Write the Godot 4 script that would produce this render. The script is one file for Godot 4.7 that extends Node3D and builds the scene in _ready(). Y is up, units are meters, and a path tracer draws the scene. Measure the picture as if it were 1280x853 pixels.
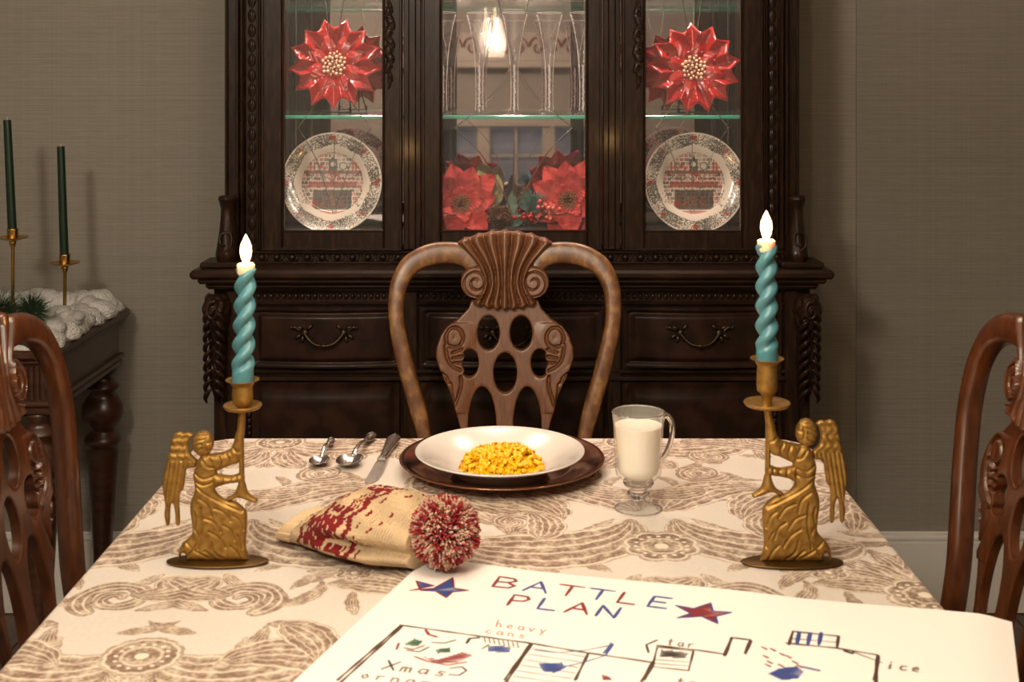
extends Node3D
# A dining room at Christmas: a laid table, angel candlesticks, a china hutch on its buffet.
# Units are metres. The camera stands at z = 0 and looks along -z, so a distance d lies at z = -d.

const F := 1550.0        # focal length in pixels of the 1280 x 853 frame
const HORIZON := 105.0   # row of the horizon
const EYE := 1.39        # height of the camera
const TOP := 0.77        # height of the table top

# ------------------------------------------------------------------ mesh builder
class MB:
	var v := PackedVector3Array()
	var uv := PackedVector2Array()
	var col := PackedColorArray()
	var idx := PackedInt32Array()
	var weld := []
	var use_col := false
	var ink := Color.WHITE

	func add(p: Vector3, t := Vector2.ZERO) -> int:
		v.append(p)
		uv.append(t)
		col.append(ink)
		return v.size() - 1

	func tri(a: int, b: int, c: int) -> void:   # counter-clockwise seen from outside
		idx.append(a)
		idx.append(c)
		idx.append(b)

	func quad(a: int, b: int, c: int, d: int) -> void:
		tri(a, b, c)
		tri(a, c, d)

	func poly(pts: Array, inside: Vector3) -> void:   # one flat convex face turned away from a point inside
		var n: Vector3 = (pts[1] - pts[0]).cross(pts[2] - pts[0])
		var mid := Vector3.ZERO
		for p in pts:
			mid += p
		mid /= pts.size()
		var first := v.size()
		for p in pts:
			add(p, Vector2(p.x, p.y))
		for k in range(1, pts.size() - 1):
			if n.dot(mid - inside) >= 0.0:
				tri(first, first + k, first + k + 1)
			else:
				tri(first, first + k + 1, first + k)

	func box(c: Vector3, s: Vector3, bevel := 0.0, b := Basis.IDENTITY) -> void:
		var h := s * 0.5
		bevel = minf(bevel, minf(h.x, minf(h.y, h.z)) * 0.95)
		var ax := [Vector3(1, 0, 0), Vector3(0, 1, 0), Vector3(0, 0, 1)]
		var put := func(sx: float, sy: float, sz: float, face: int) -> Vector3:
			var p := Vector3(sx * h.x, sy * h.y, sz * h.z)
			for k in 3:
				if k != face:
					p[k] -= signf(p[k]) * bevel
			return c + b * p
		for f in 3:
			var g := (f + 1) % 3
			var e := (f + 2) % 3
			for sf in [-1.0, 1.0]:
				var ring := []
				for q in [[-1.0, -1.0], [1.0, -1.0], [1.0, 1.0], [-1.0, 1.0]]:
					var sg := [0.0, 0.0, 0.0]
					sg[f] = sf
					sg[g] = q[0]
					sg[e] = q[1]
					ring.append(put.call(sg[0], sg[1], sg[2], f))
				poly(ring, c)
		if bevel <= 0.0:
			return
		for e in 3:
			var f := (e + 1) % 3
			var g := (e + 2) % 3
			for sf in [-1.0, 1.0]:
				for sg_ in [-1.0, 1.0]:
					var lo := [0.0, 0.0, 0.0]
					var hi := [0.0, 0.0, 0.0]
					lo[e] = -1.0
					hi[e] = 1.0
					lo[f] = sf
					hi[f] = sf
					lo[g] = sg_
					hi[g] = sg_
					poly([put.call(lo[0], lo[1], lo[2], f), put.call(hi[0], hi[1], hi[2], f), put.call(hi[0], hi[1], hi[2], g), put.call(lo[0], lo[1], lo[2], g)], c)
		for sx in [-1.0, 1.0]:
			for sy in [-1.0, 1.0]:
				for sz in [-1.0, 1.0]:
					poly([put.call(sx, sy, sz, 0), put.call(sx, sy, sz, 1), put.call(sx, sy, sz, 2)], c)

	func grid(nu: int, nv: int, f: Callable, wrap_u := false, wrap_v := false, flip := false) -> void:
		var first := v.size()
		for j in nv + 1:
			for i in nu + 1:
				add(f.call(float(i) / nu, float(j) / nv), Vector2(float(i) / nu, float(j) / nv))
		var w := nu + 1
		for j in nv:
			for i in nu:
				var a := first + j * w + i
				if flip:
					quad(a, a + w, a + w + 1, a + 1)
				else:
					quad(a, a + 1, a + w + 1, a + w)
		if wrap_u:
			for j in nv + 1:
				weld.append([first + j * w, first + j * w + nu])
		if wrap_v:
			for i in w:
				weld.append([first + i, first + nv * w + i])

	func lathe(prof: Array, seg := 32, at := Vector3.ZERO, squash := Vector2.ONE) -> void:   # (radius, height), outside going up; a repeated point makes a crease
		var first := v.size()
		var w := seg + 1
		for j in prof.size():
			for i in w:
				var a := TAU * i / seg
				add(at + Vector3(prof[j].x * cos(a) * squash.x, prof[j].y, -prof[j].x * sin(a) * squash.y), Vector2(float(i) / seg, float(j) / maxf(1.0, prof.size() - 1.0)))
			weld.append([first + j * w, first + j * w + seg])
		for j in prof.size() - 1:
			if prof[j].is_equal_approx(prof[j + 1]):
				continue
			for i in seg:
				var a := first + j * w + i
				if prof[j + 1].x < 1e-6:
					tri(a, a + 1, a + w)
				elif prof[j].x < 1e-6:
					tri(a, a + w + 1, a + w)
				else:
					quad(a, a + 1, a + w + 1, a + w)

	func tube(pts: Array, rad, seg := 8, sx := 1.0, sy := 1.0, up := Vector3.ZERO, power := 1.0, caps := true) -> void:
		var n := pts.size()
		var frame_n := Vector3.ZERO
		var first := v.size()
		var w := seg + 1
		var run := 0.0
		for k in n:
			var t: Vector3 = (pts[mini(k + 1, n - 1)] - pts[maxi(k - 1, 0)]).normalized()
			if up != Vector3.ZERO:
				frame_n = (up - t * up.dot(t)).normalized()
			else:
				if k == 0:
					frame_n = (Vector3.UP if absf(t.y) < 0.9 else Vector3.RIGHT)
				frame_n = (frame_n - t * frame_n.dot(t)).normalized()
			var side := t.cross(frame_n)
			var r = rad[k] if rad is Array else rad
			if k > 0:
				run += pts[k].distance_to(pts[k - 1])
			for i in w:
				var a := TAU * i / seg
				var ca := cos(a)
				var sa := sin(a)
				if power != 1.0:
					ca = signf(ca) * pow(absf(ca), power)
					sa = signf(sa) * pow(absf(sa), power)
				var rx: float = r.x if r is Vector2 else r * sx
				var ry: float = r.y if r is Vector2 else r * sy
				add(pts[k] + side * (ca * rx) + frame_n * (sa * ry), Vector2(float(i) / seg, run))
			weld.append([first + k * w, first + k * w + seg])
		for k in n - 1:
			for i in seg:
				var a := first + k * w + i
				quad(a, a + 1, a + w + 1, a + w)
		if caps:
			for e in [0, n - 1]:
				var c := add(pts[e])
				var ring := []
				for i in seg:
					ring.append(add(v[first + e * w + i]))
				for i in seg:
					if e == 0:
						tri(c, ring[(i + 1) % seg], ring[i])
					else:
						tri(c, ring[i], ring[(i + 1) % seg])

	func ball(c: Vector3, r: Vector3, seg := 12, rings := 8, b := Basis.IDENTITY) -> void:
		grid(seg, rings, func(u: float, w: float) -> Vector3:
			var a := TAU * u
			var e := PI * (w - 0.5)
			return c + b * Vector3(r.x * cos(e) * cos(a), r.y * sin(e), -r.z * cos(e) * sin(a)), true)

	func prism(outline: PackedVector2Array, z0: float, z1: float, map = null) -> void:   # an outline in x, y pushed from z0 to z1
		if Geometry2D.is_polygon_clockwise(outline):
			outline.reverse()
		var tris := Geometry2D.triangulate_polygon(outline)
		var place := func(p: Vector2, z: float) -> Vector3:
			return map.call(Vector3(p.x, p.y, z)) if map != null else Vector3(p.x, p.y, z)
		for side in 2:
			var z := z1 if side == 0 else z0
			var first := v.size()
			for p in outline:
				add(place.call(p, z), p)
			for k in range(0, tris.size(), 3):
				var a: Vector2 = outline[tris[k]]
				var bb: Vector2 = outline[tris[k + 1]]
				var c: Vector2 = outline[tris[k + 2]]
				var ccw := (bb - a).cross(c - a) > 0.0
				if ccw == (side == 0):
					tri(first + tris[k], first + tris[k + 1], first + tris[k + 2])
				else:
					tri(first + tris[k], first + tris[k + 2], first + tris[k + 1])
		for k in outline.size():
			var p := outline[k]
			var q := outline[(k + 1) % outline.size()]
			quad(add(place.call(p, z0), p), add(place.call(q, z0), q), add(place.call(q, z1), q), add(place.call(p, z1), p))

	# A carved sheet: sdf(x, y) < 0 inside the outline; front(x, y, s) and back(x, y, s) give z; map puts the point in space.
	func relief(area: Rect2, cell: float, sdf: Callable, front: Callable, back: Callable, map: Callable) -> void:
		var nx := int(ceil(area.size.x / cell))
		var ny := int(ceil(area.size.y / cell))
		var s := PackedFloat32Array()
		s.resize((nx + 1) * (ny + 1))
		for j in ny + 1:
			for i in nx + 1:
				var q: float = sdf.call(area.position.x + i * cell, area.position.y + j * cell)
				s[j * (nx + 1) + i] = q if absf(q) > 1e-7 else 1e-7
		var fid := {}
		var bid := {}
		var vert := func(key: int, p: Vector2, val: float) -> void:
			if not fid.has(key):
				fid[key] = add(map.call(Vector3(p.x, p.y, front.call(p.x, p.y, val))), p)
				bid[key] = add(map.call(Vector3(p.x, p.y, back.call(p.x, p.y, val))), p)
		var off := [[0, 0], [1, 0], [1, 1], [0, 1]]
		for j in ny:
			for i in nx:
				var keys := []
				var rim := []
				for k in 4:
					var i0: int = i + off[k][0]
					var j0: int = j + off[k][1]
					var i1: int = i + off[(k + 1) % 4][0]
					var j1: int = j + off[(k + 1) % 4][1]
					var a := s[j0 * (nx + 1) + i0]
					var b := s[j1 * (nx + 1) + i1]
					var pa := area.position + Vector2(i0, j0) * cell
					var pb := area.position + Vector2(i1, j1) * cell
					if a < 0.0:
						var key := (j0 * (nx + 1) + i0) * 3
						vert.call(key, pa, a)
						keys.append(key)
						rim.append(false)
					if (a < 0.0) != (b < 0.0):
						var key2 := (mini(j0, j1) * (nx + 1) + mini(i0, i1)) * 3 + (1 if j0 == j1 else 2)
						vert.call(key2, pa.lerp(pb, a / (a - b)), 0.0)
						keys.append(key2)
						rim.append(true)
				if keys.size() < 3:
					continue
				for k in range(1, keys.size() - 1):
					tri(fid[keys[0]], fid[keys[k]], fid[keys[k + 1]])
					tri(bid[keys[0]], bid[keys[k + 1]], bid[keys[k]])
				for k in keys.size():
					var m := (k + 1) % keys.size()
					if rim[k] and rim[m]:
						var a0: Vector3 = v[fid[keys[k]]]
						var a1: Vector3 = v[fid[keys[m]]]
						var b0: Vector3 = v[bid[keys[k]]]
						var b1: Vector3 = v[bid[keys[m]]]
						if a0.distance_to(b0) + a1.distance_to(b1) > 1e-6:
							quad(add(b0), add(b1), add(a1), add(a0))

	func commit() -> ArrayMesh:
		var n := PackedVector3Array()
		n.resize(v.size())
		for k in range(0, idx.size(), 3):
			var a := idx[k]
			var b := idx[k + 1]
			var c := idx[k + 2]
			var f := (v[c] - v[a]).cross(v[b] - v[a])
			n[a] += f
			n[b] += f
			n[c] += f
		for p in weld:
			var sum := n[p[0]] + n[p[1]]
			n[p[0]] = sum
			n[p[1]] = sum
		for k in n.size():
			n[k] = n[k].normalized() if n[k].length_squared() > 0.0 else Vector3.UP
		var arr := []
		arr.resize(Mesh.ARRAY_MAX)
		arr[Mesh.ARRAY_VERTEX] = v
		arr[Mesh.ARRAY_NORMAL] = n
		arr[Mesh.ARRAY_TEX_UV] = uv
		if use_col:
			arr[Mesh.ARRAY_COLOR] = col
		arr[Mesh.ARRAY_INDEX] = idx
		var m := ArrayMesh.new()
		m.add_surface_from_arrays(Mesh.PRIMITIVE_TRIANGLES, arr)
		return m

# ------------------------------------------------------------------ scene helpers
var taken := {}
var M := {}
var rng := RandomNumberGenerator.new()

func numbered(called: String) -> String:
	if not taken.has(called):
		taken[called] = 0
		return called
	taken[called] += 1
	return "%s_%03d" % [called, taken[called]]

func tag(o: Node, label: String, category: String, group := "") -> void:
	o.set_meta("label", label)
	o.set_meta("category", category)
	if group:
		o.set_meta("group", group)

func thing(called: String, label: String, category: String, at := Vector3.ZERO, turn := 0.0, group := "") -> Node3D:
	var o := Node3D.new()
	o.name = numbered(called)
	add_child(o)
	o.position = at
	o.rotation.y = turn
	tag(o, label, category, group)
	return o

func inst(called: String, what, mat: Material, parent: Node, at := Vector3.ZERO, b := Basis.IDENTITY) -> MeshInstance3D:
	var o := MeshInstance3D.new()
	o.name = called
	o.mesh = what.commit() if what is MB else what
	o.material_override = mat
	o.transform = Transform3D(b, at)
	parent.add_child(o, true)
	return o

func whole(called: String, what, mat: Material, label: String, category: String, at := Vector3.ZERO, b := Basis.IDENTITY, group := "") -> MeshInstance3D:
	var o := inst(numbered(called), what, mat, self, at, b)
	tag(o, label, category, group)
	return o

func struct(called: String, what, mat: Material, at := Vector3.ZERO) -> MeshInstance3D:
	var o := inst(called, what, mat, self, at)
	o.set_meta("kind", "structure")
	return o

func dup(o: Node3D, at: Vector3, turn: float, label: String, group := "") -> Node3D:
	var c: Node3D = o.duplicate()
	c.name = numbered(String(o.name))
	add_child(c)
	c.position = at
	c.rotation.y = turn
	c.set_meta("label", label)
	if group:
		c.set_meta("group", group)
	return c

func px(x: float, y: float, d: float) -> Vector3:   # the point at distance d seen at a pixel
	return Vector3((x - 640.0) * d / F, EYE - (y - HORIZON) * d / F, -d)

func on_table(x: float, y: float, h := 0.0) -> Vector3:   # the point of the table top (or h above it) seen at a pixel
	return px(x, y, (EYE - TOP - h) * F / (y - HORIZON))

func seg_dist(p: Vector2, a: Vector2, b: Vector2) -> float:
	var ab := b - a
	var t := clampf((p - a).dot(ab) / maxf(ab.length_squared(), 1e-12), 0.0, 1.0)
	return p.distance_to(a + ab * t)

func line_dist(p: Vector2, pts: Array) -> float:
	var m := 1e9
	for k in pts.size() - 1:
		m = minf(m, seg_dist(p, pts[k], pts[k + 1]))
	return m

func poly_sdf(p: Vector2, pts: PackedVector2Array) -> float:
	var d := 1e9
	var ins := false
	var j := pts.size() - 1
	for i in pts.size():
		var a := pts[i]
		var b := pts[j]
		d = minf(d, seg_dist(p, a, b))
		if (a.y > p.y) != (b.y > p.y) and p.x < (b.x - a.x) * (p.y - a.y) / (b.y - a.y) + a.x:
			ins = not ins
		j = i
	return -d if ins else d

func smooth_line(pts: Array, steps := 8) -> Array:   # Catmull-Rom through the points
	var out := []
	var n := pts.size()
	for k in n - 1:
		var p0 = pts[maxi(k - 1, 0)]
		var p1 = pts[k]
		var p2 = pts[k + 1]
		var p3 = pts[mini(k + 2, n - 1)]
		for q in steps:
			var t := float(q) / steps
			out.append(0.5 * ((2.0 * p1) + (p2 - p0) * t + (2.0 * p0 - 5.0 * p1 + 4.0 * p2 - p3) * t * t + (3.0 * p1 - p0 - 3.0 * p2 + p3) * t * t * t))
	out.append(pts[n - 1])
	return out

func smooth_vals(vals: Array, steps := 8) -> Array:
	var out := []
	for k in vals.size() - 1:
		for q in steps:
			out.append(lerpf(vals[k], vals[k + 1], smoothstep(0.0, 1.0, float(q) / steps)))
	out.append(vals[vals.size() - 1])
	return out

func c8(r: float, g: float, b: float, a := 1.0) -> Color:
	return Color(r / 255.0, g / 255.0, b / 255.0, a)

# ------------------------------------------------------------------ materials
func plain(c: Color, rough := 0.6, metal := 0.0) -> StandardMaterial3D:
	var m := StandardMaterial3D.new()
	m.albedo_color = c
	m.roughness = rough
	m.metallic = metal
	return m

func noise_tex(freq: float, size: int, ramp: Array, sd: int, octaves := 4, kind := FastNoiseLite.TYPE_SIMPLEX_SMOOTH) -> NoiseTexture2D:
	var n := FastNoiseLite.new()
	n.seed = sd
	n.frequency = freq
	n.noise_type = kind
	n.fractal_octaves = octaves
	var t := NoiseTexture2D.new()
	t.width = size
	t.height = size
	t.seamless = true
	t.noise = n
	if ramp:
		var g := Gradient.new()
		g.offsets = PackedFloat32Array(ramp[0])
		g.colors = PackedColorArray(ramp[1])
		t.color_ramp = g
	return t

func wood(tex: Texture2D, scale: Vector3, rough: float, coat: float, coat_rough := 0.2) -> StandardMaterial3D:
	var m := plain(Color.WHITE, rough)
	m.albedo_texture = tex
	m.uv1_triplanar = true
	m.uv1_scale = scale
	if coat > 0.0:
		m.clearcoat_enabled = true
		m.clearcoat = coat
		m.clearcoat_roughness = coat_rough
	return m

func pane(c: Color, rough := 0.0) -> StandardMaterial3D:
	var m := plain(c, rough)
	m.transparency = BaseMaterial3D.TRANSPARENCY_ALPHA
	return m

func solid_glass(c: Color, rough := 0.0) -> StandardMaterial3D:
	var m := plain(c, rough)
	m.refraction_enabled = true
	m.refraction_scale = 0.05
	return m

func glow(c: Color, e: float) -> StandardMaterial3D:
	var m := plain(c, 0.5)
	m.emission_enabled = true
	m.emission = c
	m.emission_energy_multiplier = e
	return m

# ------------------------------------------------------------------ the scene
func _ready() -> void:
	rng.seed = 7
	# camera: level, frontal, lens shifted down
	var cam := Camera3D.new()
	cam.name = "camera"
	add_child(cam)
	var att := CameraAttributesPhysical.new()
	att.frustum_near = 0.05
	att.frustum_far = 50.0
	att.frustum_focal_length = 43.0
	att.frustum_focus_distance = 2.45
	att.exposure_aperture = 9.0
	cam.attributes = att
	cam.near = 0.05
	cam.far = 50.0
	cam.position = Vector3(0, EYE, 0)
	cam.projection = Camera3D.PROJECTION_FRUSTUM
	cam.size = 0.05 * 853.0 / F
	cam.frustum_offset = Vector2(0, -0.05 * (426.5 - HORIZON) / F)
	cam.current = true

	# night outside; all the light comes from the chandelier, the hutch lamps, the candles and an added fill lamp
	var we := WorldEnvironment.new()
	we.name = "environment"
	var env := Environment.new()
	env.background_mode = Environment.BG_COLOR
	env.background_color = c8(58, 66, 76)
	env.tonemap_mode = Environment.TONE_MAPPER_LINEAR
	env.tonemap_exposure = 1.0
	env.sdfgi_enabled = true
	env.ssao_enabled = true
	env.ssil_enabled = true
	we.environment = env
	add_child(we)

	materials()
	room()
	chandelier()
	buffet()
	hutch()
	table()
	chairs()
	sideboard()
	angels()
	setting()
	hat()
	poster()
	hutch_contents()

func materials() -> void:
	M.dark = wood(noise_tex(0.02, 512, [[0.0, 0.45, 0.7, 1.0], [c8(28, 16, 10), c8(36, 22, 13), c8(46, 29, 18), c8(57, 38, 24)]], 3), Vector3(7, 1.2, 7), 0.4, 0.14, 0.12)   # the stained wood of both halves of the china cabinet
	M.dark_h = wood(noise_tex(0.02, 512, [[0.0, 0.45, 0.7, 1.0], [c8(28, 16, 10), c8(36, 22, 13), c8(46, 29, 18), c8(57, 38, 24)]], 4), Vector3(1.2, 7, 7), 0.4, 0.14, 0.12)   # the same, grain lying flat
	M.burl = wood(noise_tex(0.012, 512, [[0.0, 0.4, 0.6, 1.0], [c8(26, 15, 10), c8(34, 20, 13), c8(43, 26, 17), c8(55, 33, 21)]], 8, 5), Vector3(2.5, 2.5, 2.5), 0.4, 0.14, 0.12)
	for m in [M.dark, M.dark_h, M.burl]:
		m.metallic_specular = 0.3
	M.splat = wood(noise_tex(0.03, 512, [[0.0, 0.4, 0.65, 1.0], [c8(84, 49, 27), c8(98, 59, 33), c8(110, 69, 39), c8(124, 80, 48)]], 11), Vector3(9, 1.5, 9), 0.42, 0.3, 0.3)
	M.chair = wood(noise_tex(0.02, 512, [[0.0, 0.35, 0.55, 0.72, 1.0], [c8(78, 46, 26), c8(96, 59, 33), c8(116, 77, 44), c8(142, 105, 62), c8(158, 122, 76)]], 12, 5), Vector3(3.2, 2.2, 3.2), 0.4, 0.3, 0.3)
	M.red_wood = wood(noise_tex(0.02, 512, [[0.0, 0.4, 0.6, 1.0], [c8(54, 26, 10), c8(70, 35, 13), c8(84, 43, 17), c8(98, 55, 24)]], 13), Vector3(7, 1.5, 7), 0.32, 0.5, 0.15)
	M.side_wood = wood(noise_tex(0.02, 512, [[0.0, 0.4, 0.6, 1.0], [c8(46, 25, 16), c8(58, 32, 20), c8(68, 39, 25), c8(80, 47, 30)]], 14), Vector3(2, 6, 2), 0.38, 0.4, 0.22)
	M.brass = plain(c8(166, 130, 66), 0.46, 0.65)
	M.brass.albedo_texture = noise_tex(0.03, 256, [[0.0, 0.5, 1.0], [c8(190, 170, 140), c8(230, 222, 205), c8(255, 255, 255)]], 21)
	M.brass.uv1_triplanar = true
	M.brass.uv1_scale = Vector3(9, 9, 9)
	M.old_brass = plain(c8(96, 80, 60), 0.42, 0.85)
	M.pull = plain(c8(64, 52, 40), 0.4, 0.8)
	M.shiny_brass = plain(c8(204, 164, 84), 0.25, 1.0)
	M.silver = plain(c8(190, 184, 178), 0.22, 1.0)
	M.white_paint = plain(c8(218, 214, 206), 0.45)
	M.ceiling = plain(c8(232, 226, 214), 0.9)
	M.trim_cream = plain(c8(172, 162, 146), 0.5)

	# grasscloth: fine horizontal threads over slow changes of tone
	var n1 := FastNoiseLite.new()
	n1.seed = 31
	n1.frequency = 0.02
	n1.fractal_octaves = 3
	var W := 1024
	var rows := PackedFloat32Array()
	var thick := PackedFloat32Array()
	var r := RandomNumberGenerator.new()
	r.seed = 5
	for j in W:
		rows.append(r.randf_range(-1.0, 1.0))
		thick.append(r.randf_range(0.004, 0.03))
	var bytes := PackedByteArray()
	var hbytes := PackedByteArray()
	bytes.resize(W * W * 3)
	hbytes.resize(W * W)
	var cols := PackedFloat32Array()
	for i in W:
		cols.append(r.randf_range(-1.0, 1.0))
	for j in W:
		for i in W:
			var slub := n1.get_noise_2d(i * thick[j] * 20.0, j * 37.0)
			var t := 0.5 + 0.16 * rows[j] + 0.34 * slub + 0.09 * cols[i]
			var k := (j * W + i) * 3
			bytes[k] = int(clampf(lerpf(128, 166, t), 0, 255))
			bytes[k + 1] = int(clampf(lerpf(120, 157, t), 0, 255))
			bytes[k + 2] = int(clampf(lerpf(108, 144, t), 0, 255))
			hbytes[j * W + i] = int(clampf(t * 255.0, 0, 255))
	var im := Image.create_from_data(W, W, false, Image.FORMAT_RGB8, bytes)
	var hm := Image.create_from_data(W, W, false, Image.FORMAT_L8, hbytes)
	for k in 3:
		var g := plain([Color(1, 1, 1), Color(0.94, 0.95, 0.96), Color(1, 0.98, 0.97)][k], 0.85)
		g.albedo_texture = ImageTexture.create_from_image(im) if k == 0 else M.grass0.albedo_texture
		g.uv1_triplanar = true
		g.uv1_world_triplanar = true
		g.uv1_scale = Vector3(1.25, 1.25, 1.25)
		g.uv1_offset = Vector3(0.37 * k, 0.21 * k, 0)
		g.heightmap_enabled = true
		g.heightmap_texture = ImageTexture.create_from_image(hm) if k == 0 else M.grass0.heightmap_texture
		g.heightmap_scale = 0.08
		M["grass%d" % k] = g

func room() -> void:
	# floor of long boards
	var fl := MB.new()
	fl.box(Vector3(0, -0.06, -0.5), Vector3(4.9, 0.08, 5.8))
	var floor_node := struct("floor", fl, M.dark)
	var plank := MB.new()
	plank.box(Vector3.ZERO, Vector3(0.124, 0.02, 5.54), 0.002)
	var pm := plank.commit()
	var pmat := wood(noise_tex(0.02, 512, [[0.0, 0.4, 0.6, 1.0], [c8(52, 34, 24), c8(66, 44, 31), c8(78, 53, 37), c8(92, 64, 46)]], 15), Vector3(6, 6, 0.8), 0.4, 0.3)
	for k in 36:
		inst("floor_board", pm, pmat, floor_node, Vector3(-2.31 + k * 0.127, -0.01, -0.5))
	var ce := MB.new()
	ce.box(Vector3(-0.1, 2.65, -0.5), Vector3(4.9, 0.1, 5.8))
	struct("ceiling", ce, M.ceiling)
	# walls; the back wall wears drops of grasscloth paper
	var wb := MB.new()
	wb.box(Vector3(-0.1, 1.3, -3.325), Vector3(4.9, 2.6, 0.1))
	var wall := struct("wall_back", wb, M.grass0)
	var drop_x := [-2.4, -1.62, -0.72, 0.185, 1.0, 1.095, 2.2]   # seams
	drop_x = [-2.4, -1.63, -0.72, 0.0, 0.908, 1.818, 2.2]
	for k in drop_x.size() - 1:
		var st := MB.new()
		st.box(Vector3((drop_x[k] + drop_x[k + 1]) * 0.5, 1.4, -3.2735), Vector3(drop_x[k + 1] - drop_x[k] - 0.0012, 2.39, 0.003), 0.0004)
		inst("wallpaper_drop", st, M["grass%d" % [0, 1, 2, 0, 1, 0][k]], wall)
	var wl := MB.new()
	wl.box(Vector3(-2.46, 1.3, -0.5), Vector3(0.12, 2.6, 5.8))
	struct("wall_left", wl, M.grass1)
	var wr := MB.new()
	wr.box(Vector3(2.26, 1.3, -0.5), Vector3(0.12, 2.6, 5.8))
	struct("wall_right", wr, M.grass2)
	# the wall behind the camera, with a window between two piers
	var wf := MB.new()
	wf.box(Vector3(-1.6, 1.3, 2.35), Vector3(1.9, 2.6, 0.12))
	wf.box(Vector3(1.5, 1.3, 2.35), Vector3(1.7, 2.6, 0.12))
	wf.box(Vector3(0.0, 0.2, 2.35), Vector3(1.3, 0.4, 0.12))
	wf.box(Vector3(0.0, 1.875, 2.35), Vector3(1.3, 1.45, 0.12))
	struct("wall_front", wf, M.grass0)
	var win := Node3D.new()
	win.name = "window_1"
	win.position = Vector3(0, 0.4, 2.33)
	win.set_meta("kind", "structure")
	add_child(win)
	var fr := MB.new()
	for sx in [-1.0, 1.0]:
		fr.box(Vector3(sx * 0.615, 0.38, -0.03), Vector3(0.09, 0.84, 0.08), 0.006)
	fr.box(Vector3(0, 0.74, -0.03), Vector3(1.3, 0.1, 0.09), 0.006)
	fr.box(Vector3(0, 0.02, -0.04), Vector3(1.36, 0.05, 0.12), 0.006)
	fr.box(Vector3(-0.2, 0.38, -0.02), Vector3(0.09, 0.7, 0.06), 0.006)
	fr.box(Vector3(0.26, 0.38, -0.02), Vector3(0.09, 0.7, 0.06), 0.006)
	inst("window_frame", fr, M.trim_cream, win)
	var mun := MB.new()
	for y in [0.26, 0.48]:
		mun.box(Vector3(0, y, 0.0), Vector3(1.15, 0.02, 0.03), 0.003)
	for x in [-0.4, 0.03, 0.44]:
		mun.box(Vector3(x, 0.38, 0.0), Vector3(0.02, 0.7, 0.03), 0.003)
	inst("muntins", mun, M.trim_cream, win)
	var gl := MB.new()
	gl.box(Vector3(0, 0.38, 0.025), Vector3(1.2, 0.72, 0.005))
	inst("pane", gl, pane(c8(200, 215, 225, 0.12)), win)
	# baseboards: a tall board with a moulded cap
	for b in [["baseboard_back", Vector3(-0.1, 0, -3.262), Vector3(4.6, 0, 0.024), 0], ["baseboard_left", Vector3(-2.389, 0, -0.5), Vector3(0.022, 0, 5.5), 1], ["baseboard_right", Vector3(2.189, 0, -0.5), Vector3(0.022, 0, 5.5), 1]]:
		var bb := MB.new()
		var c: Vector3 = b[1]
		var s: Vector3 = b[2]
		bb.box(c + Vector3(0, 0.0945, 0), Vector3(s.x, 0.187, s.z), 0.002)
		if b[3] == 0:
			bb.box(c + Vector3(0, 0.196, -0.003), Vector3(s.x, 0.016, 0.018), 0.005)
			bb.box(c + Vector3(0, 0.206, -0.006), Vector3(s.x, 0.008, 0.010), 0.003)
		else:
			bb.box(c + Vector3(0, 0.197, 0), Vector3(0.016, 0.02, s.z), 0.004)
		struct(b[0], bb, M.white_paint)
	# cornice and valance above the window behind the camera, seen only in the mirror of the hutch
	var val := thing("window_valance", "cream window valance with red scroll border", "valance", Vector3(0, 1.55, 2.24))
	var vb := MB.new()
	vb.box(Vector3(0, 0.1, 0), Vector3(1.7, 0.2, 0.05), 0.006)
	vb.box(Vector3(0, -0.025, -0.02), Vector3(1.76, 0.05, 0.09), 0.008)
	inst("board", vb, M.trim_cream, val)
	var vm := plain(c8(124, 24, 30), 0.8)
	for k in 7:
		var s := MB.new()
		for sgn in [-1.0, 1.0]:
			var pts := []
			for q in 22:
				var t := q / 21.0
				var a: float = t * TAU * 1.15
				pts.append(Vector3(sgn * (0.055 + cos(a) * 0.055 * (1.0 - 0.75 * t)), 0.1 + sin(a) * 0.075 * (1.0 - 0.75 * t), -0.027))
			s.tube(pts, 0.021, 6, 1.0, 0.35)
		inst("scroll", s, vm, val, Vector3(-0.69 + k * 0.23, 0, 0))

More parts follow.
